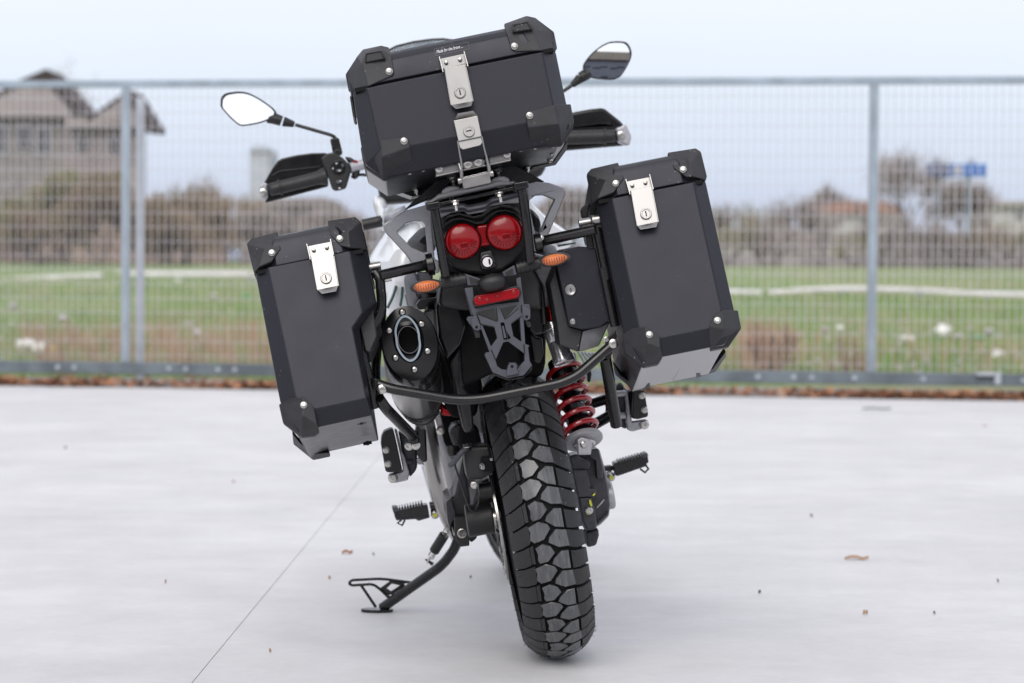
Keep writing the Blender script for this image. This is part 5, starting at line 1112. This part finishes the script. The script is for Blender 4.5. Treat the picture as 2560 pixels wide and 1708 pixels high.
mb = MB(); c = p_('O', 238, 1165, -.078); mb.lathe(c, (0, -1, 0), [(.0085, 0), (.0085, .003), (.006, .005), (.003, .005), (.0025, .003), (0, .003)], 20); mb.build('oil_plug', 'bolt_steel', fdo)
for pts in ([(240, 1075), (252, 1080), (265, 1128), (252, 1130), (240, 1105)], [(268, 1035), (285, 1020), (288, 1035), (268, 1050)], [(212, 1180), (225, 1190), (250, 1186), (245, 1196), (222, 1198)]):
    plate('paint_mark', 'O', pts, -.0815, .002, 'yellow', 0, parent=fdo)
for k in range(3): pipe_('casting_line', 'O', [(300+8*k, 1145-10*k), (345+8*k, 1100-12*k)], .0013, 'grey_cast', 0, parent=fdo, g=-.035, n=5)
# ---------------------------------------------------------------- left: calliper, swingarm end, carrier
plate('brake_calliper', 'N', [(150, 500), (215, 460), (410, 445), (440, 560), (440, 720), (330, 780), (190, 790), (165, 640)], -.16, .10, 'black_plastic', .008)
plate('calliper_body', 'N', [(320, 560), (440, 555), (460, 700), (370, 700), (330, 690)], -.175, .06, 'deep_black', .004)
screw('calliper_bolt', 'N', 342, 650, -.18, .006, d=(-1, -.6, 0)); screw('calliper_bolt', 'N', 260, 832, -.14, .007, d=(0, -1, 0)); screw('calliper_bolt', 'N', 425, 580, -.18, .003)
mb = MB(); mb.cyl(p_('N', 180, 1190, -.06), p_('N', 440, 1150, -.06), .036, .034, n=30); B(mb, 'axle_carrier', 'black_plastic', .004)
mb = MB(); mb.cyl(p_('N', 435, 1160, -.06), p_('N', 500, 1150, -.06), .023, n=26); B(mb, 'axle_spacer', 'bolt_steel', .002)
mb = MB(); mb.cyl(p_('N', 300, 900, -.10), p_('N', 435, 880, -.10), .018, n=22); B(mb, 'calliper_pivot', 'black_plastic', .003)
plate('carrier_arm', 'N', [(210, 1200), (240, 1000), (280, 860), (330, 790), (440, 760), (440, 950), (400, 1100), (440, 1240), (330, 1290), (200, 1300)], -.04, .07, 'black_plastic', .01)
plate('swing_arm', 'N', [(0, 960), (60, 950), (150, 540), (170, 700), (210, 900), (230, 1080), (170, 1140), (75, 1150), (20, 1120)], .12, .20, 'dark_cast', .008)
plate('swing_arm_end', 'N', [(62, 1160), (75, 1150), (168, 1140), (190, 1180), (210, 1290), (210, 1430), (118, 1442), (92, 1390), (66, 1320)], .06, .30, 'black_plastic', .006)
mb = MB(); mb.lathe(p_('N', 137, 1308, .06), (0, -1, 0), [(.0098, -.001), (.0105, .0015), (.0088, .002), (.0085, .0)], 24); B(mb, 'end_plug_ring', 'bolt_steel', 0)
plate('frame_plate', 'N', [(-20, 1000), (30, 960), (80, 1140), (40, 1200), (20, 1260), (70, 1380), (40, 1340), (-5, 1180)], .10, .25, 'dark_cast', .004)
plate('centre_bracket', 'N', [(205, 1300), (295, 1290), (280, 1360), (230, 1400), (208, 1380)], .20, .12, 'black_plastic', .006)
plate('inner_arm', 'N', [(45, 260), (110, 232), (150, 260), (110, 440), (55, 460), (20, 330)], .02, .14, 'dark_cast', .008)
plate('inner_arm', 'N', [(110, 240), (290, 250), (340, 450), (160, 520), (100, 460)], .0, .14, 'deep_black', .01)
pipe_('brake_hose', 'N', [(180, 480, -.18), (130, 510, -.19), (80, 590, -.18), (20, 640, -.15)], .0055, 'grey_plastic', .02)
mb = MB(); c = p_('N', 188, 470, -.18); mb.cyl(c+V3((0, 0, -.006)), c+V3((0, 0, .010)), .0085, n=14); B(mb, 'hose_banjo', 'black_metal', .001); mb = MB(); mb.cyl(c+V3((0, 0, .001)), c+V3((0, 0, .0025)), .0088, n=14); B(mb, 'banjo_washer', 'title_alu')
pipe_('sensor_cable', 'N', [(60, 620, -.15), (120, 800, -.15), (190, 1010, -.14), (215, 1080, -.13), (260, 1090, -.12), (300, 1020, -.11), (310, 900, -.11)], .0022, 'black_plastic', .02)
mb = MB(); c = p_('I', 985, 85, -.1); mb.lathe(c, (0, 0, 1), [(.0, -.014), (.009, -.012), (.011, 0), (.009, .009), (0, .011)], 14); B(mb, 'rubber_cap', 'black_plastic')
# right side swingarm frame members
pipe_('subframe_strut', 'H', [(540, 990, .05), (610, 985, .05), (720, 950, .02)], .0115, 'black_metal', .03)
pipe_('subframe_strut', 'H', [(600, 1130, .05), (650, 1100, .05), (740, 1050, .02)], .0125, 'black_metal', .03)
pipe_('subframe_strut', 'H', [(700, 950, .04), (718, 1010, .04), (705, 1080, .04)], .008, 'black_metal', .03)
# ---------------------------------------------------------------- passenger peg hangers
def hanger(c, arm, pad, strut, bl, g, side):
    r_ = empty('passenger_footpeg', parent=moto)
    MB().prism(PP(c, arm, g), .025).build('hanger_arm', 'grey_cast', r_, bevel=.004)
    MB().prism(PP(c, pad, g-.03), .06).build('folded_peg', 'black_plastic', r_, bevel=.006)
    for (x, y) in strut: rivet('peg_bolt', bike, c, x, y, g-.031, .0058, r_)
    mb = MB(); bolt(mb, p_(c, bl[0], bl[1], g-.003), (0, -1, 0), .0088, .006); mb.build('pivot_bolt', 'bolt_steel', r_)
    return r_
hl = hanger('P', [(270, 130), (300, 140), (345, 350), (385, 430), (430, 590), (410, 665), (300, 690), (230, 695), (205, 640), (215, 600), (340, 580), (362, 560), (330, 400)], [(138, 215), (165, 160), (235, 130), (262, 140), (300, 300), (355, 560), (330, 580), (205, 585), (180, 570), (132, 290)], [(186, 352), (207, 495)], (257, 642), .12, -1)
MB().prism(PP('P', [(205, 200), (260, 145), (350, 560), (250, 590), (225, 500)], .118), .05).build('peg_rubber', 'deep_black', hl, bevel=.004)
plate('hanger_back', 'P', [(310, 150), (420, 220), (505, 330), (510, 510), (500, 560), (430, 640), (415, 560), (345, 350)], .14, .05, 'dark_cast', .006)
for (y0, y1) in ((232, 278), (452, 498)): plate('hanger_rib', 'P', [(345, y0+8), (425+(y0 > 400)*45, y0), (425+(y0 > 400)*45, y1), (355, y1+6)], .13, .03, 'grey_plastic', .004)
plate('hanger_tail', 'P', [(500, 440), (545, 430), (585, 515), (560, 500), (520, 505), (500, 470)], .13, .02, 'grey_cast', .003)
hr = hanger('O', [(520, 150), (555, 170), (575, 330), (590, 440), (710, 420), (725, 440), (722, 485), (590, 522), (550, 505), (540, 440), (542, 300)], [(600, 180), (690, 180), (722, 380), (715, 400), (640, 420), (590, 415)], [(668, 226), (690, 342)], (688, 462), .12, 1)
MB().prism(PP('O', [(560, 190), (640, 185), (655, 410), (590, 415)], .118), .05).build('peg_rubber', 'deep_black', hr, bevel=.004)
plate('hanger_back', 'O', [(455, 160), (480, 120), (520, 130), (540, 300), (545, 505), (490, 480), (470, 300)], .14, .04, 'grey_plastic', .006)
for y0 in (205, 385):
    mb = MB(); mb.cyl(p_('O', 455, y0+8, .12), p_('O', 535, y0+2, .12), .0075, n=12); B(mb, 'hanger_spacer', 'grey_cast', .001)
# rider pegs
def peg(c, top, teeth, lower, hook, jt, g, tip):
    r_ = empty('rider_footpeg', parent=moto)
    MB().prism(PP(c, top, g), .05).build('peg_body', 'black_metal', r_, bevel=.002)
    for (x, y) in teeth: MB().prism(PP(c, [(x-jt, y), (x+jt, y-4), (x+jt+2, y+34), (x-jt+2, y+38)], g-.002), .052).build('peg_tooth', 'black_metal', r_)
    MB().prism(PP(c, lower, g+.004), .04).build('peg_base', 'dark_cast', r_, bevel=.002)
    q = PP(c, hook, g+.01); MB().tube(q, .0028, 6).build('feeler', 'black_metal', r_)
    MB().prism(PP(c, tip, g-.004), .055).build('peg_tip', 'grey_plastic', r_, bevel=.002)
    return r_
rl = peg('P', [(262, 985), (310, 975), (600, 915), (615, 920), (632, 1010), (600, 1035), (280, 1060)], [(325+28.5*k, 945-6.4*k) for k in range(9)], [(280, 1035), (620, 985), (640, 1050), (520, 1085), (490, 1065), (380, 1075), (290, 1080)], [(345, 1075), (305, 1105), (352, 1130), (380, 1075)], 8, .52, [(246, 945), (305, 943), (315, 985), (262, 1000)])
MB().prism(PP('P', [(645, 985), (680, 955), (770, 935), (800, 1000), (830, 1090), (820, 1108), (785, 1090), (740, 1040), (690, 1050), (655, 1035)], .55), .03).build('peg_mount', 'grey_cast', rl, bevel=.004)
MB().prism(PP('P', [(628, 900), (700, 868), (720, 880), (735, 950), (640, 960)], .57), .03).build('peg_mount', 'grey_cast', rl, bevel=.004)
mb = MB(); c = p_('P', 690, 1022, .545); bolt(mb, c, (0, -1, 0), .008, .006); mb.build('pivot_bolt', 'bolt_steel', rl); MB().cyl(c+V3((0, -.007, 0)), c+V3((0, -.008, 0)), .005, n=12).build('paint_dot', 'yellow', rl)
mb = MB(); mb.cyl(p_('P', 640, 940, .55), p_('P', 720, 925, .55), .012, n=12); mb.build('peg_spring', 'black_metal', rl)
rr_ = peg('O', [(440, 775), (470, 770), (715, 705), (725, 770), (700, 790), (470, 870), (445, 850)], [(482+24*k, 758-7*k) for k in range(8)], [(450, 830), (700, 765), (715, 800), (600, 840), (470, 885), (452, 880)], [(655, 825), (695, 855), (722, 825), (705, 800)], 6, .52, [(668, 708), (712, 692), (724, 722), (676, 742)])
MB().prism(PP('O', [(360, 860), (430, 848), (450, 880), (440, 905), (400, 915), (375, 890)], .55), .03).build('peg_mount', 'grey_cast', rr_, bevel=.004)
MB().prism(PP('O', [(352, 805), (425, 795), (440, 820), (430, 845), (360, 845)], .56), .03).build('peg_mount', 'black_metal', rr_, bevel=.004)
mb = MB(); c = p_('O', 418, 893, .545); bolt(mb, c, (0, -1, 0), .008, .006); mb.build('pivot_bolt', 'bolt_steel', rr_); MB().cyl(c+V3((0, -.007, 0)), c+V3((0, -.008, 0)), .005, n=12).build('paint_dot', 'yellow', rr_)
# ---------------------------------------------------------------- side stand
ss = empty('side_stand', parent=moto); SG = .62
padw = G('I', 350, 1466); padl = bike.I @ padw; SG = padl.y
def sp(x, y, g): return p_('I', x, y, g)
q = [sp(1040, 840, SG-.15), sp(1010, 930, SG-.13), sp(905, 1070, SG-.1), sp(395, 1430, SG)]
MB().tube(q, .0125, 16, fil=.05).build('stand_leg', 'black_metal', ss)
ft = MB(); Mw = bike.I.to_3x3(); foot = []
for i in range(24):
    t = 2*math.pi*i/24; foot.append(bike.I @ (padw+V3((math.cos(t)*.040, math.sin(t)*.024, .001))))
ft.shell(foot, [tuple(range(24))], Mw @ V3((0, 0, .007))); ft.build('stand_foot', 'black_metal', ss, bevel=.0015)
pl_ = MB(); pl_.prism(PP('I', [(385, 1395), (640, 1215), (690, 1170), (700, 1190), (480, 1340), (400, 1400)], SG-.01), .006); pl_.build('stand_gusset', 'black_metal', ss, bevel=.001)
pl_ = MB(); pl_.prism(PP('I', [(375, 1265), (465, 1200), (630, 1205), (640, 1225), (575, 1290), (470, 1345), (440, 1330)], SG-.008), .005, holes=[PP('I', [(432, 1265), (475, 1225), (545, 1240), (470, 1290)], SG-.008), PP('I', [(580, 1225), (610, 1222), (615, 1235), (590, 1245)], SG-.008), PP('I', [(440, 1325), (475, 1318), (480, 1335), (450, 1345)], SG-.008)]); pl_.build('stand_gusset', 'black_metal', ss, bevel=.0008)
MB().tube(PP('I', [(635, 1215), (390, 1182), (200, 1192), (135, 1195), (108, 1222), (135, 1240), (200, 1236), (315, 1228), (380, 1275), (455, 1350)], SG-.01), .0035, 10, fil=.02).build('stand_loop', 'black_metal', ss)
MB().tube(PP('I', [(215, 1240), (235, 1270), (340, 1425)], SG-.006), .0036, 10, fil=.01).build('stand_loop', 'black_metal', ss)
# spring
s0, s1 = sp(970, 735, SG-.17), sp(785, 1030, SG-.12); d = (s1-s0).normalized(); x_ = d.orthogonal().normalized(); y_ = d.cross(x_); pts = []
for i in range(160):
    t = i/159; pts.append(s0.lerp(s1, t*.9)+(x_*math.cos(t*34*6.28/2)+y_*math.sin(t*34*6.28/2))*.008)
MB().tube(pts, .0013, 6).build('stand_spring', 'bolt_steel', ss)
MB().cyl(s0.lerp(s1, .25), s0.lerp(s1, .72), .0125, n=18).build('spring_sleeve', 'black_plastic', ss, bevel=.001)
MB().tube([s0.lerp(s1, .9), s1, s1+V3((-.004, 0, -.006))], .002, 6).build('spring_hook', 'bolt_steel', ss)
MB().prism(PP('I', [(755, 1020), (775, 1015), (835, 1050), (820, 1075), (800, 1060)], SG-.11), .006).build('spring_tab', 'black_metal', ss)

# ---------------------------------------------------------------- handlebars
HBG = 1.0
hb = p_('B', 1700, 890, HBG); 
pipe_('handlebar', 'B', [(1900, 850, HBG+.02), (1640, 935, HBG), (1540, 960, HBG-.01)], .0135, 'grey_cast', .02)
g0, g1 = p_('B', 660, 1200, HBG), p_('B', 1290, 1045, HBG); d = (g1-g0).normalized()
gr = MB(); Lg = (g1-g0).length; gr.lathe(g0, d, [(.010, 0), (.0155, .004), (.0165, .012), (.0165, .027), (.0205, .028), (.0205, .032), (.0168, .033), (.0168, Lg-.03), (.018, Lg-.02), (.0225, Lg-.008), (.0225, Lg)], 28); lg = B(gr, 'left_grip', 'rubber', 0, None, 50)
plate('hand_guard', 'B', [(608, 1120), (700, 960), (760, 880), (800, 855), (960, 818), (1130, 795), (1270, 793), (1300, 800), (1310, 1160), (640, 1335), (612, 1330), (640, 1290), (650, 1150)], HBG+.08, .02, 'satin_black', .008)
plate('hand_guard_lip', 'B', [(690, 1035), (780, 985), (1230, 935), (1232, 948), (790, 1003), (700, 1050)], HBG+.075, .012, 'black_plastic', .003)
plate('bar_end_bracket', 'B', [(560, 1150), (600, 1112), (650, 1130), (640, 1180), (648, 1270), (620, 1305), (585, 1285), (560, 1240)], HBG-.01, .05, 'grey_cast', .004)
screw('bar_end_bolt', 'B', 600, 1225, HBG-.014, .008)
sw = MB(); sw.prism(PP('B', [(1228, 850), (1300, 800), (1380, 785), (1470, 850), (1520, 900), (1550, 980), (1550, 1010), (1530, 1080), (1500, 1180), (1390, 1208), (1350, 1190), (1320, 1100), (1290, 1000), (1260, 940)], HBG-.035), .06); swo = B(sw, 'switch_cluster', 'black_plastic', .007)
dial = MB(); dial.prism(PP('B', [(1335, 920), (1370, 885), (1440, 870), (1485, 900), (1500, 950), (1480, 1010), (1420, 1030), (1370, 1015), (1335, 965)], HBG-.041), .008); dial.build('switch_pad', 'satin_black', swo, bevel=.002)
for (x, y, rx, ry) in ((1400, 908, 22, 13), (1360, 962, 14, 20), (1465, 932, 16, 22), (1425, 985, 36, 16), (1425, 1110, 34, 22), (1430, 1175, 16, 8)):
    c = p_('B', x, y, HBG-.041); k = 1/(4.355*1000); mb = MB(); mb.lathe(c, (0, -1, 0), [(1, -.001), (.9, .003), (0, .004)], 14, sx=rx*k, sy=ry*k, x=(1, 0, 0))
    mb.build('switch_button', 'grey_plastic', swo)
for (x, y, rx) in ((1400, 912, 10), (1360, 965, 7), (1432, 988, 14), (1440, 1100, 10), (1432, 1180, 12)):
    c = p_('B', x, y, HBG-.0455); MB().box(c, (rx/2200, .0006, .002)).build('switch_symbol', 'white_print', swo)
plate('lever_clamp', 'B', [(1480, 830), (1560, 845), (1640, 900), (1660, 960), (1640, 1060), (1580, 1090), (1560, 1000), (1530, 900)], HBG-.01, .05, 'black_plastic', .008)
mb = MB(); c = p_('B', 1608, 895, HBG-.012); mb.lathe(c, (0, -1, 0), [(.0055, 0), (.0055, .002), (.0042, .002), (.0042, 0)], 16); B(mb, 'clamp_ring', 'red_paint')
pipe_('lever_hook', 'B', [(1365, 810), (1400, 765), (1432, 770), (1435, 805)], .0032, 'black_plastic', .005, g=HBG-.03)
plate('mirror_boss', 'B', [(1328, 650), (1350, 635), (1410, 625), (1428, 640), (1465, 790), (1450, 820), (1360, 810)], HBG+.0, .03, 'black_metal', .006)
pipe_('left_mirror_arm', 'B', [(1395, 680, HBG+.015), (1385, 625, HBG+.015), (1340, 600, HBG+.015), (950, 488, HBG+.02)], .0046, 'black_metal', .015)
mb = MB(); mb.cyl(p_('B', 940, 485, HBG+.02), p_('B', 820, 452, HBG+.02), .0078, .0135, n=20); B(mb, 'mirror_boot', 'black_plastic', .002)
pipe_('clutch_cable', 'B', [(1560, 1060, HBG), (1640, 1030, HBG), (1780, 1040, HBG+.02), (1850, 1100, HBG+.1)], .004, 'black_plastic', .02)
def mirror(c, outl, neck, g, tilt=0.0):
    r_ = empty('mirror', parent=moto); q = PP(c, outl, g); cc = sum(q, V3())/len(q)
    # smooth outline (Catmull-Rom)
    m = len(q); sm = []
    for i in range(m):
        a_, b_, c_, d_ = q[i-1], q[i], q[(i+1) % m], q[(i+2) % m]
        for k in range(5):
            t = k/5; sm.append(.5*((2*b_)+(c_-a_)*t+(2*a_-5*b_+4*c_-d_)*t*t+(3*b_-a_-3*c_+d_)*t**3))
    mb = MB(); mb.loft([[cc+(p-cc)*.925+V3((0, .013, 0)) for p in sm], [cc+(p-cc)*.93 for p in sm], [cc+(p-cc)*1.0+V3((0, 0, 0)) for p in sm], [cc+(p-cc)*1.01+V3((0, .008, 0)) for p in sm], [cc+(p-cc)*.85+V3((0, .028, 0)) for p in sm], [cc+(p-cc)*.4+V3((0, .042, 0)) for p in sm]])
    mb.build('mirror_shell', 'black_plastic', r_, 0, 50)
    n_ = len(sm); K_ = 8; gl = []
    for j in range(K_):
        for p in sm:
            q_ = cc+(p-cc)*.928*(1-j/K_); dd = (q_-cc); gl.append(q_+V3((0, .0045-(.0052-dd.length_squared)/(2*1.3)+tilt*dd.z, 0)))
    o = mesh('mirror_glass', gl+[cc+V3((0, .0045-.0052/2.6, 0))], [(j*n_+i, j*n_+(i+1) % n_, (j+1)*n_+(i+1) % n_, (j+1)*n_+i) for j in range(K_-1) for i in range(n_)]+[((K_-1)*n_+i, (K_-1)*n_+(i+1) % n_, K_*n_) for i in range(n_)], 'mirror', r_, angle=80)
    MB().tube(PP(c, neck[0], g+.014), neck[1], 18, fil=0).build('mirror_neck', 'black_plastic', r_, 0)
    return r_
mirror('B', [(137, 240), (145, 190), (185, 150), (260, 132), (350, 126), (440, 142), (540, 190), (640, 255), (710, 310), (742, 355), (720, 400), (650, 440), (560, 470), (460, 490), (370, 500), (320, 480), (250, 420), (180, 345), (140, 290)], ([(640, 420), (720, 420), (800, 448)], [.012, .015, .0135]), HBG+.02, .075)
mirror('C', [(480, 440), (500, 370), (580, 270), (680, 185), (780, 130), (860, 115), (950, 115), (1010, 130), (1055, 185), (1075, 260), (1060, 340), (1010, 440), (950, 530), (900, 565), (830, 585), (700, 578), (590, 560), (510, 520)], ([(560, 500), (500, 530), (450, 560)], [.013, .015, .014]), HBG+.02)
mb = MB(); mb.cyl(p_('C', 445, 565, HBG+.034), p_('C', 345, 655, HBG+.034), .0135, .0078, n=20); B(mb, 'mirror_boot', 'black_plastic', .002)
pipe_('right_mirror_arm', 'C', [(350, 650, HBG+.034), (255, 715, HBG+.03), (120, 800, HBG+.02), (100, 1000, HBG)], .0048, 'black_metal', .015)
# right grip
g0, g1 = p_('C', 905, 1275, HBG+.02), p_('C', 100, 1300, HBG+.02); d = (g1-g0).normalized(); Lg = (g1-g0).length
gr = MB(); gr.lathe(g0, d, [(.010, 0), (.0155, .006), (.0165, .012), (.0165, .031), (.0205, .032), (.0205, .036), (.0180, .037), (.0180, Lg)], 28); B(gr, 'right_grip', 'rubber', 0, None, 50)
plate('hand_guard', 'C', [(150, 1010), (350, 985), (560, 945), (700, 930), (750, 942), (900, 1060), (975, 1125), (1000, 1200), (1040, 1385), (900, 1400), (260, 1455), (150, 1460)], HBG+.10, .02, 'satin_black', .008)
plate('hand_guard_lip', 'C', [(350, 1160), (700, 1110), (830, 1112), (860, 1150), (840, 1160), (800, 1130), (700, 1130), (350, 1185)], HBG+.095, .012, 'black_plastic', .003)
plate('bar_end_bracket', 'C', [(880, 1180), (950, 1155), (985, 1125), (1015, 1150), (1075, 1280), (1050, 1390), (1010, 1385), (920, 1350)], HBG+.0, .05, 'grey_cast', .005)
screw('bar_end_bolt', 'C', 945, 1262, HBG-.004, .008)
pipe_('handlebar', 'C', [(110, 1300, HBG+.02), (-400, 1420, HBG+.02), (-900, 1500, HBG+.0)], .0135, 'grey_cast', .02)
# ---------------------------------------------------------------- windshield, cockpit
ws = MB(); secs = []
wt = [(400, 410), (470, 365), (540, 320), (700, 275), (850, 252), (960, 248), (1040, 265), (1110, 300), (1180, 345)]
T = PP('A', wt, 1.12); Bt = PP('A', [(300, 1300), (420, 1300), (560, 1270), (720, 1240), (880, 1210), (1000, 1190), (1100, 1170), (1200, 1150), (1300, 1130)], 1.35)
for k in range(7):
    t = k/6; secs.append([a.lerp(b_, t)+V3((0, .10*(1-((i-4)/4)**2)*1, 0)) for i, (a, b_) in enumerate(zip(T, Bt))])
nn = 9; ws.shell([v for s in secs for v in s], [(j*nn+i, j*nn+i+1, (j+1)*nn+i+1, (j+1)*nn+i) for j in range(6) for i in range(nn-1)], .004); B(ws, 'windshield', 'windshield', 0, None, 60)
MB().tube([p+V3((0, .10*(1-((i-4)/4)**2), 0)) for i, p in enumerate(T)], .003, 6).build('windshield_edge', 'black_plastic', moto)
plate('cockpit', 'A', [(300, 1150), (900, 900), (1800, 700), (1950, 1150), (1850, 1500), (1100, 1700), (400, 1750)], 1.02, .14, 'black_plastic', .02)
# ---------------------------------------------------------------- bodywork: seat, tank, side panels
def blob(name, c, pts, g0, g1, m, parent=None, puff=.04, s1=.9):
    """a panel with rounded flanks, traced at its rear and swelling forward"""
    q = PP(c, pts, g0); n_ = len(q); sm = []
    for i in range(n_):
        a_, b_, c_, d_ = q[i-1], q[i], q[(i+1) % n_], q[(i+2) % n_]
        for k in range(4):
            t = k/4; sm.append(.5*((2*b_)+(c_-a_)*t+(2*a_-5*b_+4*c_-d_)*t*t+(3*b_-a_-3*c_+d_)*t**3))
    cc = sum(sm, V3())/len(sm); secs = []
    for k in range(9):
        t = k/8; s_ = .35+.65*math.sin(math.pi/2*min(1, t*2.2))**.6 if t < .46 else 1-(1-s1)*((t-.46)/.54)**2
        secs.append([cc+(p-cc)*s_+V3((0, (g1-g0)*t-puff*(1-min(1, t*2.2)), 0)) for p in sm])
    return B(MB().loft(secs), name, m, 0, parent, 60)
blob('pillion_seat', 'D', [(330, 420), (560, 330), (1050, 240), (1330, 240), (1440, 360), (1450, 600), (1400, 900), (700, 1000), (380, 900), (300, 600)], -.26, .25, 'seat')
blob('seat_side', 'L', [(620, 735), (680, 640), (800, 545), (900, 600), (930, 800), (820, 830), (770, 825)], .05, .45, 'seat')
blob('seat_side', 'D', [(1420, 520), (1500, 550), (1550, 650), (1560, 800), (1480, 830), (1400, 800)], .05, .45, 'seat')
blob('side_fairing', 'L', [(185, 900), (330, 670), (380, 600), (480, 560), (600, 500), (760, 500), (830, 700), (800, 900), (780, 1300), (760, 1560), (400, 1560), (330, 1300), (200, 1000)], .50, .95, 'white_paint')
blob('side_fairing', 'D', [(1380, 430), (1440, 430), (1580, 560), (1870, 770), (1920, 800), (1935, 930), (1760, 1010), (1600, 1040), (1400, 900)], .50, .95, 'white_paint')
for pts in ([(492, 1000), (488, 1180), (450, 1310), (385, 1440)], [(556, 1000), (552, 1180), (545, 1310), (525, 1420)], [(590, 1290), (612, 1400), (630, 1440)]): pipe_('fairing_line', 'L', [(x, y, .475) for x, y in pts], .0034, 'graphic_green', .03, n=8)
plate('fairing_badge', 'L', [(472, 965), (550, 895), (555, 990), (535, 990), (530, 945), (480, 995)], .49, .01, 'graphic_green', 0)
plate('fairing_vent', 'M', [(195, 1040), (480, 995), (485, 1025), (215, 1070)], .50, .01, 'graphic_green', .001)
blob('radiator_shroud', 'L', [(345, 450), (370, 410), (560, 315), (590, 330), (640, 400), (560, 450), (400, 540), (350, 530)], .55, .8, 'grey_paint', puff=.02)
blob('fork_cover', 'L', [(230, 270), (250, 215), (300, 212), (365, 260), (400, 380), (360, 560), (330, 590), (300, 500), (250, 380)], .95, 1.1, 'white_paint', puff=.02)
blob('side_panel', 'L', [(580, 1120), (620, 1080), (700, 1050), (760, 1150), (800, 1230), (960, 1240), (960, 1330), (760, 1360), (720, 1450), (640, 1440), (600, 1300)], .0, .3, 'grey_plastic', puff=.02)
plate('side_panel_edge', 'L', [(740, 1345), (955, 1318), (950, 1335), (840, 1380), (790, 1450), (720, 1460), (700, 1400)], -.12, .05, 'dark_cast', .004)
blob('side_panel', 'D', [(1600, 930), (1720, 930), (1760, 1010), (1740, 1070), (1650, 1100), (1560, 1320), (1480, 1340), (1460, 1180), (1480, 1000)], .0, .3, 'grey_plastic', puff=.02)
pipe_('muffler_strap', 'L', [(115, 535, .60), (325, 490, .60)], .014, 'black_plastic', 0)
blob('strap_end', 'L', [(290, 450), (320, 445), (335, 480), (325, 520), (290, 515)], .58, .62, 'black_plastic', puff=.0)
# engine mass seen between the parts
blob('engine_block', 'I', [(880, -60), (1100, -60), (1340, 40), (1330, 380), (1180, 560), (1120, 700), (1000, 640), (960, 400), (915, 200)], .66, 1.0, 'dark_cast')
pipe_('front_fork', 'P', [(585, 500, 1.2), (690, 870, 1.25)], .010, 'galv_light', 0)
plate('rod_link', 'P', [(690, 30), (745, -20), (780, 110), (800, 150), (780, 175), (730, 170)], .1, .01, 'white_plastic', .003); screw('link_bolt', 'P', 750, 150, .09, .008)
plate('inner_red_part', 'G', [(520, 900), (560, 930), (640, 960), (640, 1000), (530, 990)], .0, .04, 'anodised_red', .01)
plate('inner_black', 'G', [(500, 980), (640, 960), (700, 1150), (640, 1250), (560, 1200)], .18, .1, 'deep_black', .01)
